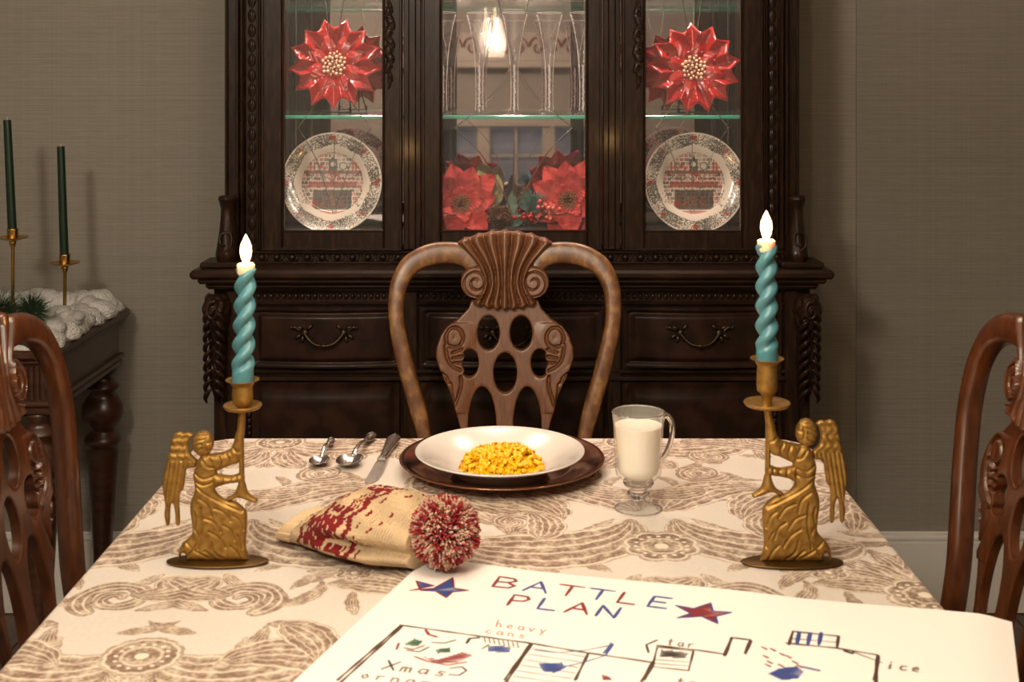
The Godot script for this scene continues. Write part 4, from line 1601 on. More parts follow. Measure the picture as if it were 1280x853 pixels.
	inst("socket", cup, M.brass, t)
	return t

var cache := {}

func bend(into: MB, from: MB, warp: Callable) -> void:
	for k in from.v.size():
		into.add(warp.call(from.v[k]), from.uv[k])
	into.idx = from.idx.duplicate()

func turn_faces(m: MB) -> void:
	for k in range(0, m.idx.size(), 3):
		var a := m.idx[k + 1]
		m.idx[k + 1] = m.idx[k + 2]
		m.idx[k + 2] = a

func at_cup(tall: float) -> float:
	return 0.236 if tall <= 0.0 else 0.264

func twisted_candle(label: String, foot: Vector3, h: float, lean: float, flame_e: float) -> void:
	var t := thing("twisted_candle", label, "candle", foot, 0.0, "twisted turquoise candles")
	var w := MB.new()
	w.grid(40, 120, func(u: float, q: float) -> Vector3:
		var a := TAU * u
		var y := q * h
		var tw := smoothstep(0.09, 0.2, q)
		var r0 := lerpf(0.0138, 0.0122, q) * (1.0 - smoothstep(0.975, 1.0, q) * 0.35)
		var psi := y / 0.0252 * PI
		var c := cos(a - psi)
		var s := sin(a - psi)
		var e := 0.42 * tw
		var rr := e * absf(c) + sqrt(maxf(0.0, pow(1.0 - e * 0.72, 2.0) - e * e * s * s * 0.9))
		return Vector3(cos(a) * rr * r0 + lean * y, y, -sin(a) * rr * r0), true)
	var top := w.add(Vector3(lean * h, h, 0))
	for k in 40:
		var a: int = w.v.size() - 1
		w.tri(top, 120 * 41 + k, 120 * 41 + k + 1)
	var wax := plain(c8(74, 126, 134), 0.35)
	wax.subsurf_scatter_enabled = true
	wax.subsurf_scatter_strength = 0.35
	inst("wax", w, wax, t)
	# wax round the wick, its pale colour standing in for the flame glow
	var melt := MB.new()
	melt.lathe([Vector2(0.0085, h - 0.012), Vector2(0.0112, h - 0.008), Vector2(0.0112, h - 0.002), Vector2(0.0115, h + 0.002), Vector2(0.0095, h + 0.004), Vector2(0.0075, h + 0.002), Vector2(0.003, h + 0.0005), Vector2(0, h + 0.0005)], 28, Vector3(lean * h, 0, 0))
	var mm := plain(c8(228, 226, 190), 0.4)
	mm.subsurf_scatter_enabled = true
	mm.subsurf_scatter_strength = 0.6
	inst("glow_tinted_wax", melt, mm, t)
	var wi := MB.new()
	wi.tube([Vector3(lean * h, h, 0), Vector3(lean * h + 0.0005, h + 0.007, 0)], 0.0009, 6)
	inst("wick", wi, plain(c8(30, 24, 20), 0.9), t)
	var fl := MB.new()
	fl.lathe([Vector2(0, h + 0.003), Vector2(0.0035, h + 0.005), Vector2(0.0062, h + 0.012), Vector2(0.0075, h + 0.019), Vector2(0.0068, h + 0.027), Vector2(0.0042, h + 0.034), Vector2(0.0016, h + 0.039), Vector2(0, h + 0.042)], 20, Vector3(lean * h, 0, 0))
	inst("flame", fl, glow(c8(255, 222, 150), 9.0), t)
	var l := OmniLight3D.new()
	l.name = "flame_light"
	l.position = Vector3(lean * h, h + 0.018, 0)
	l.light_color = c8(255, 190, 110)
	l.light_energy = flame_e
	l.light_size = 0.01
	l.omni_range = 10.0
	l.omni_attenuation = 2.0
	l.shadow_enabled = true
	t.add_child(l, true)

const CANDLE := 0.04

func angels() -> void:
	var a := on_table(272, 706) + Vector3(0, 0.003, 0)
	make_angel("brass angel candlestick with a small drip pan, beside the knitted hat", a, 1.0, 0.0)
	twisted_candle("turquoise twisted candle burning in the angel candlestick beside the knitted hat", a + Vector3(103 * AS, at_cup(0.0) - 0.0075, 0), 0.153, 0.028, CANDLE)
	var b := on_table(990, 707) + Vector3(0, 0.003, 0)
	make_angel("taller brass angel candlestick with a wide drip pan, beyond the poster's red star", b, -1.0, 1.0)
	twisted_candle("turquoise twisted candle burning in the taller angel candlestick beyond the poster's red star", b + Vector3(-103 * AS, at_cup(1.0) - 0.0075, 0), 0.156, -0.006, CANDLE)

# ------------------------------------------------------------------ place setting
func setting() -> void:
	# charger
	var cc := Vector3(-0.016, TOP + 0.0022, -1.985)
	var ch := MB.new()
	ch.lathe([Vector2(0, 0.0), Vector2(0.10, 0.0), Vector2(0.106, 0.002), Vector2(0.118, 0.009), Vector2(0.155, 0.0185), Vector2(0.163, 0.0195), Vector2(0.1642, 0.021), Vector2(0.163, 0.0225), Vector2(0.155, 0.0215), Vector2(0.118, 0.012), Vector2(0.104, 0.005), Vector2(0, 0.004)], 72)
	whole("charger_plate", ch, plain(c8(176, 130, 104), 0.13, 1.0), "shiny copper brown charger under the white plate", "charger", cc)
	# dinner plate
	var pc := Vector3(-0.019, cc.y + 0.0045, -1.952)
	var pl := MB.new()
	pl.lathe([Vector2(0, 0.003), Vector2(0.066, 0.003), Vector2(0.068, 0.0), Vector2(0.072, 0.0), Vector2(0.078, 0.007), Vector2(0.094, 0.020), Vector2(0.128, 0.0335), Vector2(0.133, 0.036), Vector2(0.1335, 0.038), Vector2(0.1315, 0.0385), Vector2(0.1265, 0.0365), Vector2(0.124, 0.037), Vector2(0.1215, 0.035), Vector2(0.094, 0.0245), Vector2(0.080, 0.0135), Vector2(0.070, 0.009), Vector2(0, 0.008)], 80)
	var por := plain(c8(216, 210, 202), 0.18)
	por.clearcoat_enabled = true
	por.clearcoat_roughness = 0.08
	whole("dinner_plate", pl, por, "white wide-rimmed plate of macaroni standing on the copper charger", "plate", pc)
	macaroni(pc + Vector3(0.004, 0.0085, 0.0))
	mug()
	cutlery()

func macaroni(at: Vector3) -> void:
	var t := thing("macaroni_and_cheese", "heap of yellow elbow macaroni and cheese on the white plate", "food", at)
	var mat := plain(c8(248, 196, 22), 0.33)
	mat.albedo_texture = noise_tex(0.05, 128, [[0.0, 0.6, 1.0], [c8(232, 212, 150), c8(250, 244, 225), c8(255, 255, 255)]], 71)
	mat.uv1_triplanar = true
	mat.uv1_scale = Vector3(20, 20, 20)
	mat.subsurf_scatter_enabled = true
	mat.subsurf_scatter_strength = 0.12
	var hgt := func(x: float, z: float) -> float:
		var q := Vector2(x / 0.060, z / 0.054).length()
		return 0.026 * sqrt(maxf(0.0, 1.0 - q * q)) * (1.0 + 0.18 * sin(x * 70.0) * cos(z * 60.0))
	var sauce := MB.new()
	sauce.grid(36, 10, func(u: float, w: float) -> Vector3:
		var a := TAU * u
		var x := cos(a) * 0.060 * w
		var z := -sin(a) * 0.054 * w
		return Vector3(x, hgt.call(x, z) * 0.86, z), true, false, true)
	inst("cheese_sauce", sauce, plain(c8(246, 196, 24), 0.3), t)
	var shapes := []
	for k in 4:
		var e := MB.new()
		var bend: float = [1.9, 2.3, 1.5, 2.7][k]
		var R: float = [0.0062, 0.0058, 0.0075, 0.0055][k]
		var pts := []
		for q in 9:
			var a: float = (q / 8.0 - 0.5) * bend
			pts.append(Vector3(sin(a) * R, 0, (1.0 - cos(a)) * R))
		e.tube(pts, 0.0036, 9, 1, 1, Vector3.ZERO, 1.0, false)
		e.tube(pts, 0.0022, 9, 1, 1, Vector3.ZERO, 1.0, false)
		var half := 9 * 10
		for q in [0, 8]:   # ring that closes the wall at each end
			for i in 9:
				e.quad(q * 10 + i, q * 10 + i + 1, half + q * 10 + i + 1, half + q * 10 + i)
		shapes.append(e.commit())
	var r := RandomNumberGenerator.new()
	r.seed = 77
	for k in 270:
		var x := 0.0
		var z := 0.0
		while true:
			x = r.randf_range(-0.066, 0.066)
			z = r.randf_range(-0.060, 0.060)
			if Vector2(x / 0.064, z / 0.058).length() < 1.0:
				break
		var b := Basis.from_euler(Vector3(r.randf_range(-0.9, 0.9), r.randf() * TAU, r.randf_range(-0.7, 0.7)))
		inst("macaroni", shapes[k % 4], mat, t, Vector3(x, hgt.call(x, z) + 0.002 + r.randf() * 0.004, z), b)

func mug() -> void:
	var at := on_table(798, 638) + Vector3(0, 0.0018, 0)
	var t := thing("glass_mug", "footed clear glass mug of milk beside the plate", "mug", at)
	var g := MB.new()
	var prof := [Vector2(0, 0.0), Vector2(0.033, 0.0), Vector2(0.0342, 0.0012), Vector2(0.034, 0.0025), Vector2(0.022, 0.006), Vector2(0.012, 0.011), Vector2(0.0095, 0.0145), Vector2(0.0115, 0.018), Vector2(0.0165, 0.0215), Vector2(0.0165, 0.025), Vector2(0.0125, 0.0285), Vector2(0.0125, 0.031), Vector2(0.0205, 0.035), Vector2(0.0225, 0.0385), Vector2(0.022, 0.041), Vector2(0.0275, 0.046), Vector2(0.0325, 0.051), Vector2(0.0335, 0.055), Vector2(0.0335, 0.060), Vector2(0.0345, 0.09), Vector2(0.0365, 0.12), Vector2(0.0388, 0.1395), Vector2(0.0385, 0.1415), Vector2(0.0372, 0.1415), Vector2(0.0362, 0.138), Vector2(0.034, 0.118), Vector2(0.0318, 0.09), Vector2(0.0305, 0.062), Vector2(0.0285, 0.054), Vector2(0.021, 0.047), Vector2(0.012, 0.0435), Vector2(0, 0.0425)]
	var gm := solid_glass(Color(1.0, 0.995, 0.985, 0.0))
	var thin := pane(Color(0.86, 0.85, 0.82, 0.12))
	var ft := MB.new()
	ft.lathe(prof.slice(0, 7), 64)
	inst("foot", ft, thin, t)
	for q in [["foot_rim", 0.0337, 0.0014, 0.0012], ["lip", 0.0379, 0.1412, 0.0010]]:
		var ring := []
		for k in 49:
			ring.append(Vector3(cos(TAU * k / 48.0) * q[1], q[2], sin(TAU * k / 48.0) * q[1]))
		var rt := MB.new()
		rt.tube(ring, q[3], 8, 1, 1, Vector3.ZERO, 1.0, false)
		inst(q[0], rt, gm, t)
	var sm := MB.new()
	sm.lathe([Vector2(0, 0.0147)] + prof.slice(6, 15) + [Vector2(0, 0.0412)], 48)
	inst("stem", sm, gm, t)
	g.lathe(prof.slice(14), 64)
	inst("bowl", g, thin, t)
	var h := MB.new()
	var dir := Vector3(cos(0.5), 0, -sin(0.5))
	h.tube(smooth_line([dir * 0.0362 + Vector3(0, 0.126, 0), dir * 0.050 + Vector3(0, 0.130, 0), dir * 0.060 + Vector3(0, 0.116, 0), dir * 0.058 + Vector3(0, 0.092, 0), dir * 0.048 + Vector3(0, 0.073, 0), dir * 0.0352 + Vector3(0, 0.064, 0)], 8), 0.0042, 10)
	inst("handle", h, gm, t)
	var m := MB.new()
	m.lathe([Vector2(0, 0.0429), Vector2(0.0119, 0.0439), Vector2(0.0207, 0.0474), Vector2(0.0281, 0.0543), Vector2(0.0301, 0.0622), Vector2(0.0314, 0.09), Vector2(0.0336, 0.1175), Vector2(0.0346, 0.1225), Vector2(0.0346, 0.1225), Vector2(0.0325, 0.1219), Vector2(0, 0.1219)], 56)
	var mm := plain(c8(250, 244, 230), 0.3)
	mm.subsurf_scatter_enabled = true
	mm.subsurf_scatter_strength = 0.4
	whole("milk", m, mm, "cream white milk filling the footed glass mug", "milk", at)

func spoon(label: String, bowl_at: Vector3, end_at: Vector3, k: float) -> void:
	var dirv := (end_at - bowl_at)
	var turn := atan2(-dirv.x, -dirv.z)
	var t := thing("spoon", label, "spoon", bowl_at, turn, "spoons left of the knife")
	var L := 0.145 * k
	var bw := MB.new()
	for side in 2:
		bw.grid(24, 8, func(u: float, w: float) -> Vector3:
			var a := TAU * u
			var z := -sin(a) * w * 0.027 * k
			var wid := 0.0185 * k * (1.0 - 0.10 * sin(a))
			return Vector3(cos(a) * w * wid, 0.0015 + 0.0085 * k * w * w + (0.0009 if side == 0 else 0.0), z), true, false, side == 0)
	bw.tube(_ring(0.0185 * k, 0.027 * k, 0.0105 * k), 0.0007, 5)
	inst("bowl", bw, M.silver, t)
	var h := MB.new()
	h.tube(smooth_line([Vector3(0, 0.0085 * k, -0.024 * k), Vector3(0, 0.013 * k, -0.036 * k), Vector3(0, 0.017, -0.06 * k), Vector3(0, 0.012, -0.09 * k), Vector3(0, 0.0065, -L + 0.03 * k), Vector3(0, 0.007, -L + 0.012), Vector3(0, 0.008, -L)], 6), smooth_vals([0.0045, 0.0033, 0.003, 0.0042, 0.0075, 0.0085, 0.003], 6).map(func(q): return Vector2(q * k, 0.0016 + q * 0.16)), 12, 1, 1, Vector3(0, 1, 0))
	for s in [-1.0, 1.0]:
		h.tube(smooth_line([Vector3(s * 0.002, 0.0148, -0.09 * k), Vector3(s * 0.0045 * k, 0.0098, -L + 0.03 * k), Vector3(s * 0.0055 * k, 0.0102, -L + 0.014), Vector3(0, 0.0112, -L + 0.006)], 6), 0.0011, 6)
	inst("handle", h, M.silver, t)

func _ring(rx: float, rz: float, y: float) -> Array:
	var o := []
	for k in 29:
		var a := TAU * k / 28.0
		o.append(Vector3(cos(a) * rx * (1.0 + 0.10 * sin(-a)), y, sin(a) * rz))
	return o

func cutlery() -> void:
	spoon("small silver teaspoon lying farther from the knife than the big spoon", on_table(399, 583) + Vector3(0, 0.0016, 0), on_table(415, 556), 0.86)
	spoon("larger silver spoon lying between the teaspoon and the knife", on_table(437, 584) + Vector3(0, 0.0016, 0), on_table(461, 555), 1.12)
	var tip := on_table(462, 607) + Vector3(0, 0.002, 0)
	var end := on_table(494, 553)
	var dirv := end - tip
	var t := thing("table_knife", "silver table knife with ornate handle between spoon and charger", "knife", tip, atan2(-dirv.x, -dirv.z))
	var L := Vector2(dirv.x, dirv.z).length()
	var b := MB.new()
	b.prism(PackedVector2Array([Vector2(-0.004, 0.0), Vector2(0.004, 0.004), Vector2(0.0095, 0.018), Vector2(0.0105, 0.05), Vector2(0.0085, 0.095), Vector2(0.006, 0.105), Vector2(-0.006, 0.105), Vector2(-0.008, 0.09), Vector2(-0.009, 0.012), Vector2(-0.008, 0.002)]), 0.0, 0.0016, func(p: Vector3) -> Vector3: return Vector3(p.x, p.z + p.y * 0.05, -p.y))
	inst("blade", b, M.silver, t)
	var h := MB.new()
	h.tube(smooth_line([Vector3(0, 0.006, -0.102), Vector3(0, 0.0065, -0.108), Vector3(0, 0.007, -0.118), Vector3(0, 0.008, -0.15), Vector3(0, 0.0085, -L + 0.04), Vector3(0, 0.009, -L + 0.012), Vector3(0, 0.009, -L)], 6), smooth_vals([0.0075, 0.0085, 0.006, 0.0075, 0.0105, 0.0125, 0.005], 6).map(func(q): return Vector2(q, 0.0045)), 16, 1, 1, Vector3(0, 1, 0))
	for s in [-1.0, 1.0]:
		h.tube(smooth_line([Vector3(s * 0.0035, 0.0115, -0.125), Vector3(s * 0.0055, 0.0125, -0.16), Vector3(s * 0.008, 0.0125, -L + 0.03), Vector3(0, 0.0135, -L + 0.006)], 6), 0.0014, 6)
	inst("handle", h, M.silver, t)

# ------------------------------------------------------------------ knitted hat
func hat_texture() -> Array:
	var NX := 76     # rows of stitches from cuff to crown
	var NY := 60     # stitches round the hat
	var S := 12
	var chart := PackedInt32Array()
	chart.resize(NX * NY)
	var put := func(x: int, y: int, c: int) -> void:
		if x >= 0 and x < NX:
			chart[posmod(y, NY) * NX + x] = c
	# zigzag borders of the patterned band, red
	for y in NY:
		var z := absi((y % 6) - 3)
		for q in [[13, 1], [49, -1]]:
			put.call(q[0] + z * q[1], y, 1)
			put.call(q[0] + 1 + z * q[1], y, 1)
			put.call(q[0] + 2 + z * q[1], y, 1)
	# blocks of motifs round the band: a leaping beast-like blaze, fir trees, small hearts, snow dots
	var r := RandomNumberGenerator.new()
	r.seed = 9
	for rep in 3:
		var oy := rep * 20 - 5
		# large motif: trunk, legs and branching top
		for q in [[22, 2, 12, 9], [32, 4, 12, 7], [20, 1, 4, 3], [19, 8, 5, 3], [27, 0, 5, 3], [38, 8, 8, 3], [41, 10, 4, 4], [36, 1, 8, 2], [43, 0, 4, 3], [16, 4, 6, 2], [17, 11, 5, 2], [29, 11, 4, 4], [34, 12, 6, 2]]:
			for a in q[2]:
				for b in q[3]:
					if (a * 3 + b) % 11 != 10:
						put.call(q[0] + a, oy + q[1] + b, 1)
		# fir tree
		for a in 8:
			for b in range(-a / 2, a / 2 + 1):
				if (a + b) % 3 != 0:
					put.call(34 - a, oy + 17 + b, 1)
		for a in 3:
			put.call(24 + a, oy + 17, 1)
		# small house-like diamond
		for a in range(-4, 5):
			for b in range(-4, 5):
				if absi(a) + absi(b) < 5 and (absi(a) + absi(b)) % 2 == 0:
					put.call(44 + a, oy + 16 + b, 1)
		for k in 26:
			put.call(r.randi_range(18, 46), oy + r.randi_range(0, 27), 2)
	# a second lighter border near the crown
	for y in NY:
		if y % 4 < 2:
			put.call(54, y, 1)
	for y in range(0, 30):
		if y % 5 != 0:
			put.call(60 + (y % 3), y, 2)
	var W := NX * S
	var H := NY * S
	var a := PackedByteArray()
	var hb := PackedByteArray()
	a.resize(W * H * 3)
	hb.resize(W * H)
	for j in H:
		var cj := j / S
		var fj := float(j % S) / S
		for i in W:
			# each stitch is a V: shift rows across the stitch
			var sh := absf(fj - 0.5) * 0.9
			var fx := float(i) / S + sh
			var ci := posmod(int(fx), NX)
			var fi := fx - floorf(fx)
			var c := chart[cj * NX + ci]
			if c == 2 and (ci + cj) % 2 == 0:
				c = 0
			var base := Vector3(214, 186, 146)
			if c >= 1:
				base = Vector3(128, 16, 20)
			var tone := 0.94 + 0.06 * sin(ci * 12.7 + cj * 7.1)
			var k := (j * W + i) * 3
			a[k] = int(base.x * tone)
			a[k + 1] = int(base.y * tone)
			a[k + 2] = int(base.z * tone)
			var hh := sin(PI * fi) * (0.45 + 0.55 * sin(PI * fposmod(fj * 2.0, 1.0)))
			hb[j * W + i] = int(255.0 * hh)
	return [ImageTexture.create_from_image(Image.create_from_data(W, H, false, Image.FORMAT_RGB8, a)), ImageTexture.create_from_image(Image.create_from_data(W, H, false, Image.FORMAT_L8, hb))]

func hat() -> void:
	var at := Vector3(-0.2, TOP + 0.002, -1.642)
	var t := thing("knitted_hat", "cream and red patterned knitted hat with a big pompom, lying on the cloth", "hat", at, -0.52)
	var tx := hat_texture()
	var mat := plain(Color.WHITE, 0.95)
	mat.albedo_texture = tx[0]
	mat.heightmap_enabled = true
	mat.heightmap_texture = tx[1]
	mat.heightmap_scale = 0.12
	var nn := FastNoiseLite.new()
	nn.seed = 3
	nn.frequency = 14.0
	var L := 0.205
	var shape := func(u: float, w: float) -> Vector3:   # u from cuff to crown, w round
		var a := TAU * w
		var half := lerpf(0.042, 0.078, smoothstep(0.0, 0.55, u)) * (1.0 - 0.40 * smoothstep(0.75, 1.0, u))
		var high := lerpf(0.017, 0.040, smoothstep(0.0, 0.5, u)) * (1.0 - 0.25 * smoothstep(0.78, 1.0, u))
		var ca := cos(a)
		var sa := sin(a)
		# flattened tube; the side towards the table edge is pinched into two layers
		var pinch := smoothstep(0.30, 0.55, u) * exp(-pow((wrapf(a, -PI, PI) + 0.12) / 0.16, 2.0)) * 0.30
		var z := ca * half * (1.0 - pinch)
		var y := signf(sa) * pow(absf(sa), 0.8) * high
		# dimple by the crown
		var dim := exp(-pow((u - 0.80) / 0.07, 2.0) - pow((wrapf(a, -PI, PI) - 1.0) / 0.35, 2.0))
		y -= dim * 0.016
		y += nn.get_noise_3d(u * 2.0, ca, sa) * 0.0035 * (1.0 if sa > -0.2 else 0.0)
		var x := (u - 0.5) * L + 0.012 * sa * (1.0 - u)
		return Vector3(x, maxf(high + y, 0.0), z)
	var b := MB.new()
	b.grid(110, 96, shape, false, true)
	# gathered crown
	var first := b.v.size()
	var cidx := b.add(Vector3(L * 0.5 + 0.006, 0.022, 0))
	for k in 96:
		b.add(shape.call(1.0, k / 96.0))
	for k in 96:
		b.tri(cidx, first + 1 + k, first + 1 + (k + 1) % 96)
	inst("crown", b, mat, t)
	# ribbed cuff, with its own thickness
	var cu := MB.new()
	cu.grid(10, 192, func(u: float, w: float) -> Vector3:
		var p: Vector3 = shape.call(0.0, w)
		var p1: Vector3 = shape.call(0.10, w)
		var mid := Vector3(p.x, 0.016, 0.0)
		var q := p1.lerp(p, u)
		var outv := (Vector3(0, q.y - 0.016, q.z)).normalized()
		var rib := 0.0007 * sin(w * TAU * 48.0)
		var r2 := q + outv * (0.0012 + rib)
		if u > 0.8:
			r2 = p.lerp(mid, (u - 0.8) * 1.8) + Vector3(-0.002, 0, 0)
		return Vector3(r2.x - 0.010 * u, maxf(r2.y, 0.0), r2.z), false, true, true)
	var cm := plain(c8(210, 182, 142), 0.95)
	inst("cuff", cu, cm, t)
	# pompom: cut yarn ends all round
	var pm := MB.new()
	pm.use_col = true
	var r := RandomNumberGenerator.new()
	r.seed = 8
	var inks := [Color(0.36, 0.02, 0.025), Color(0.30, 0.015, 0.02), Color(0.62, 0.42, 0.28), Color(0.55, 0.30, 0.22), Color(0.22, 0.03, 0.04), Color(0.66, 0.5, 0.36)]
	var R := 0.045
	for k in 3600:
		var yk := 1.0 - 2.0 * (k + 0.5) / 3600.0
		var an := k * 2.399963
		var dirv := Vector3(sqrt(1.0 - yk * yk) * cos(an), yk, sqrt(1.0 - yk * yk) * sin(an))
		dirv = (dirv + Vector3(r.randfn(), r.randfn(), r.randfn()) * 0.07).normalized()
		var len := R * r.randf_range(0.88, 1.04)
		var side := dirv.cross(Vector3(0.31, 0.7, 0.64)).normalized()
		var up := dirv.cross(side)
		var w := 0.0011
		var clump := nn.get_noise_3dv(dirv * 0.16) + r.randf_range(-0.35, 0.35)
		pm.ink = inks[(0 if r.randf() < 0.5 else (1 if r.randf() < 0.6 else 4))] if clump > 0.0 else inks[[2, 3, 5][r.randi() % 3]]
		len *= 1.0 + 0.09 * nn.get_noise_3dv(dirv * 0.12 + Vector3.ONE)
		var p0 := dirv * R * 0.55
		var p1 := dirv * len
		var ring := []
		for q in 4:
			var aa := TAU * q / 4.0
			var d2 := side * cos(aa) + up * sin(aa)
			ring.append([p0 + d2 * w * 0.7, p1 + d2 * w])
		for q in 4:
			pm.poly([ring[q][0], ring[(q + 1) % 4][0], ring[(q + 1) % 4][1], ring[q][1]], p0)
		pm.poly([ring[0][1], ring[1][1], ring[2][1], ring[3][1]], p0)
	pm.ink = Color(0.3, 0.05, 0.05)
	pm.ball(Vector3.ZERO, Vector3(R, R, R) * 0.7, 16, 10)
	var pmat := plain(Color.WHITE, 0.95)
	pmat.vertex_color_use_as_albedo = true
	var po := inst("pompom", pm, pmat, t, Vector3(L * 0.5 + 0.032, 0.0505, 0.004))
	po.set_meta("kind", "stuff")
	po.set_meta("label", "shaggy red and cream yarn pompom")

# ------------------------------------------------------------------ poster with marker drawing
const PL := 0.706
const PW := 0.56
var p_at := Vector3(-0.109, 0, -1.615)
var p_turn := deg_to_rad(19.0)

func lift(s: float, w: float) -> float:
	return 0.004 + 0.010 * smoothstep(0.12, 0.45, s) * exp(-w * 5.0) + 0.010 * smoothstep(0.45, 0.715, s) * exp(-w * 4.0)

func poster_uv(x: float, y: float) -> Vector2:   # a pixel of the drawing -> place on the sheet in metres
	var h := 0.0
	var s := 0.0
	var w := 0.0
	for k in 6:
		var p := on_table(x, y, h)
		var rel := p - p_at
		s = rel.x * cos(p_turn) + rel.z * sin(p_turn)
		w = -rel.x * sin(p_turn) + rel.z * cos(p_turn)
		h = lift(s, w)
	return Vector2(s, w)

var pimg: Image
const PR := 2000.0 / 0.715

func ink_line(pts: Array, c: Color, wid: float, spread := 0.25) -> void:   # pixels of the picture; width in metres
	var prev := Vector2.ZERO
	var r := RandomNumberGenerator.new()
	r.seed = int(pts[0][0] * 31 + pts[0][1])
	for k in pts.size():
		var q := poster_uv(pts[k][0], pts[k][1]) * PR
		if k > 0:
			var n := int(q.distance_to(prev)) + 1
			for z in n:
				var p := prev.lerp(q, float(z) / n)
				blot(p, wid * PR * 0.5 * (1.0 + spread * sin(z * 0.05)), c)
		prev = q

func blot(p: Vector2, rad: float, c: Color) -> void:
	var r := int(ceil(rad))
	for j in range(-r, r + 1):
		for i in range(-r, r + 1):
			var x := int(p.x) + i
			var y := int(p.y) + j
			if x < 0 or y < 0 or x >= pimg.get_width() or y >= pimg.get_height():
				continue
			var cov := clampf(rad - Vector2(x + 0.5 - p.x, y + 0.5 - p.y).length() + 0.5, 0.0, 1.0)
			if cov > 0.0:
				pimg.set_pixel(x, y, pimg.get_pixel(x, y).lerp(c, cov * c.a))

func hatch(poly: Array, c: Color, step: float, wid: float) -> void:   # scribbled filling of a shape given in picture pixels
	var lo := 1e9
	var hi := -1e9
	for p in poly:
		lo = minf(lo, p[1])
		hi = maxf(hi, p[1])
	var y := lo
	while y <= hi:
		var xs := []
		for k in poly.size():
			var a: Array = poly[k]
			var b: Array = poly[(k + 1) % poly.size()]
			if (a[1] > y) != (b[1] > y):
				xs.append(a[0] + (y - a[1]) / (b[1] - a[1]) * (b[0] - a[0]))
		xs.sort()
		for k in range(0, xs.size() - 1, 2):
			ink_line([[xs[k], y], [xs[k + 1], y - step * 0.4]], c, wid)
		y += step

func word(text: String, o: Vector2, dx: Vector2, up: Vector2, c: Array, wid: float) -> void:   # plain hand lettering; dx is one letter step, up one letter height
	var G := {
		"A": [[[0, 0], [0.35, 1], [0.75, 0]], [[0.15, 0.4], [0.6, 0.4]]], "B": [[[0, 0], [0, 1], [0.5, 0.95], [0.6, 0.75], [0.4, 0.55], [0, 0.5]], [[0.4, 0.52], [0.65, 0.3], [0.5, 0.05], [0, 0]]],
		"T": [[[0, 1], [0.8, 1]], [[0.4, 1], [0.4, 0]]], "L": [[[0.1, 1], [0.1, 0], [0.65, 0]]], "E": [[[0.65, 1], [0.1, 1], [0.1, 0], [0.7, 0]], [[0.1, 0.52], [0.55, 0.52]]],
		"P": [[[0.1, 0], [0.1, 1], [0.55, 0.95], [0.65, 0.72], [0.5, 0.5], [0.1, 0.45]]], "N": [[[0.05, 0], [0.05, 1], [0.65, 0], [0.65, 1]]], "X": [[[0, 0], [0.7, 1]], [[0, 1], [0.7, 0]]],
		"a": [[[0.5, 0.5], [0.15, 0.5], [0.05, 0.2], [0.25, 0], [0.5, 0.2], [0.5, 0.5], [0.55, 0]]], "c": [[[0.5, 0.48], [0.15, 0.45], [0.08, 0.15], [0.3, 0], [0.55, 0.08]]], "e": [[[0.08, 0.25], [0.5, 0.3], [0.35, 0.52], [0.1, 0.4], [0.12, 0.08], [0.5, 0.04]]],
		"h": [[[0.1, 1], [0.1, 0]], [[0.1, 0.4], [0.3, 0.52], [0.45, 0.4], [0.48, 0]]], "i": [[[0.25, 0.5], [0.25, 0]], [[0.25, 0.72], [0.25, 0.76]]], "m": [[[0.05, 0], [0.05, 0.5]], [[0.05, 0.4], [0.25, 0.52], [0.32, 0]], [[0.32, 0.4], [0.52, 0.52], [0.6, 0]]],
		"n": [[[0.08, 0], [0.08, 0.5]], [[0.08, 0.38], [0.3, 0.52], [0.48, 0.38], [0.5, 0]]], "o": [[[0.3, 0.52], [0.06, 0.3], [0.25, 0], [0.5, 0.2], [0.3, 0.52]]], "r": [[[0.1, 0], [0.1, 0.5]], [[0.1, 0.36], [0.3, 0.52], [0.5, 0.48]]],
		"s": [[[0.5, 0.46], [0.2, 0.5], [0.15, 0.32], [0.45, 0.22], [0.4, 0.02], [0.08, 0.04]]], "t": [[[0.25, 0.85], [0.25, 0.05], [0.42, 0]], [[0.05, 0.55], [0.48, 0.55]]], "v": [[[0.05, 0.5], [0.25, 0], [0.5, 0.52]]], "y": [[[0.05, 0.5], [0.25, 0.08]], [[0.5, 0.52], [0.1, -0.35]]],
		"l": [[[0.25, 1], [0.25, 0]]], "p": [[[0.1, 0.5], [0.1, -0.4]], [[0.1, 0.45], [0.45, 0.45], [0.48, 0.12], [0.1, 0.02]]],
	}
	for k in text.length():
		var g = G.get(text[k])
		if g == null:
			continue
		for st in g:
			var pts := []
			for q in st:
				var p: Vector2 = o + dx * (k + q[0]) + up * q[1]
				pts.append([p.x, p.y])
			ink_line(pts, c[k % c.size()], wid)

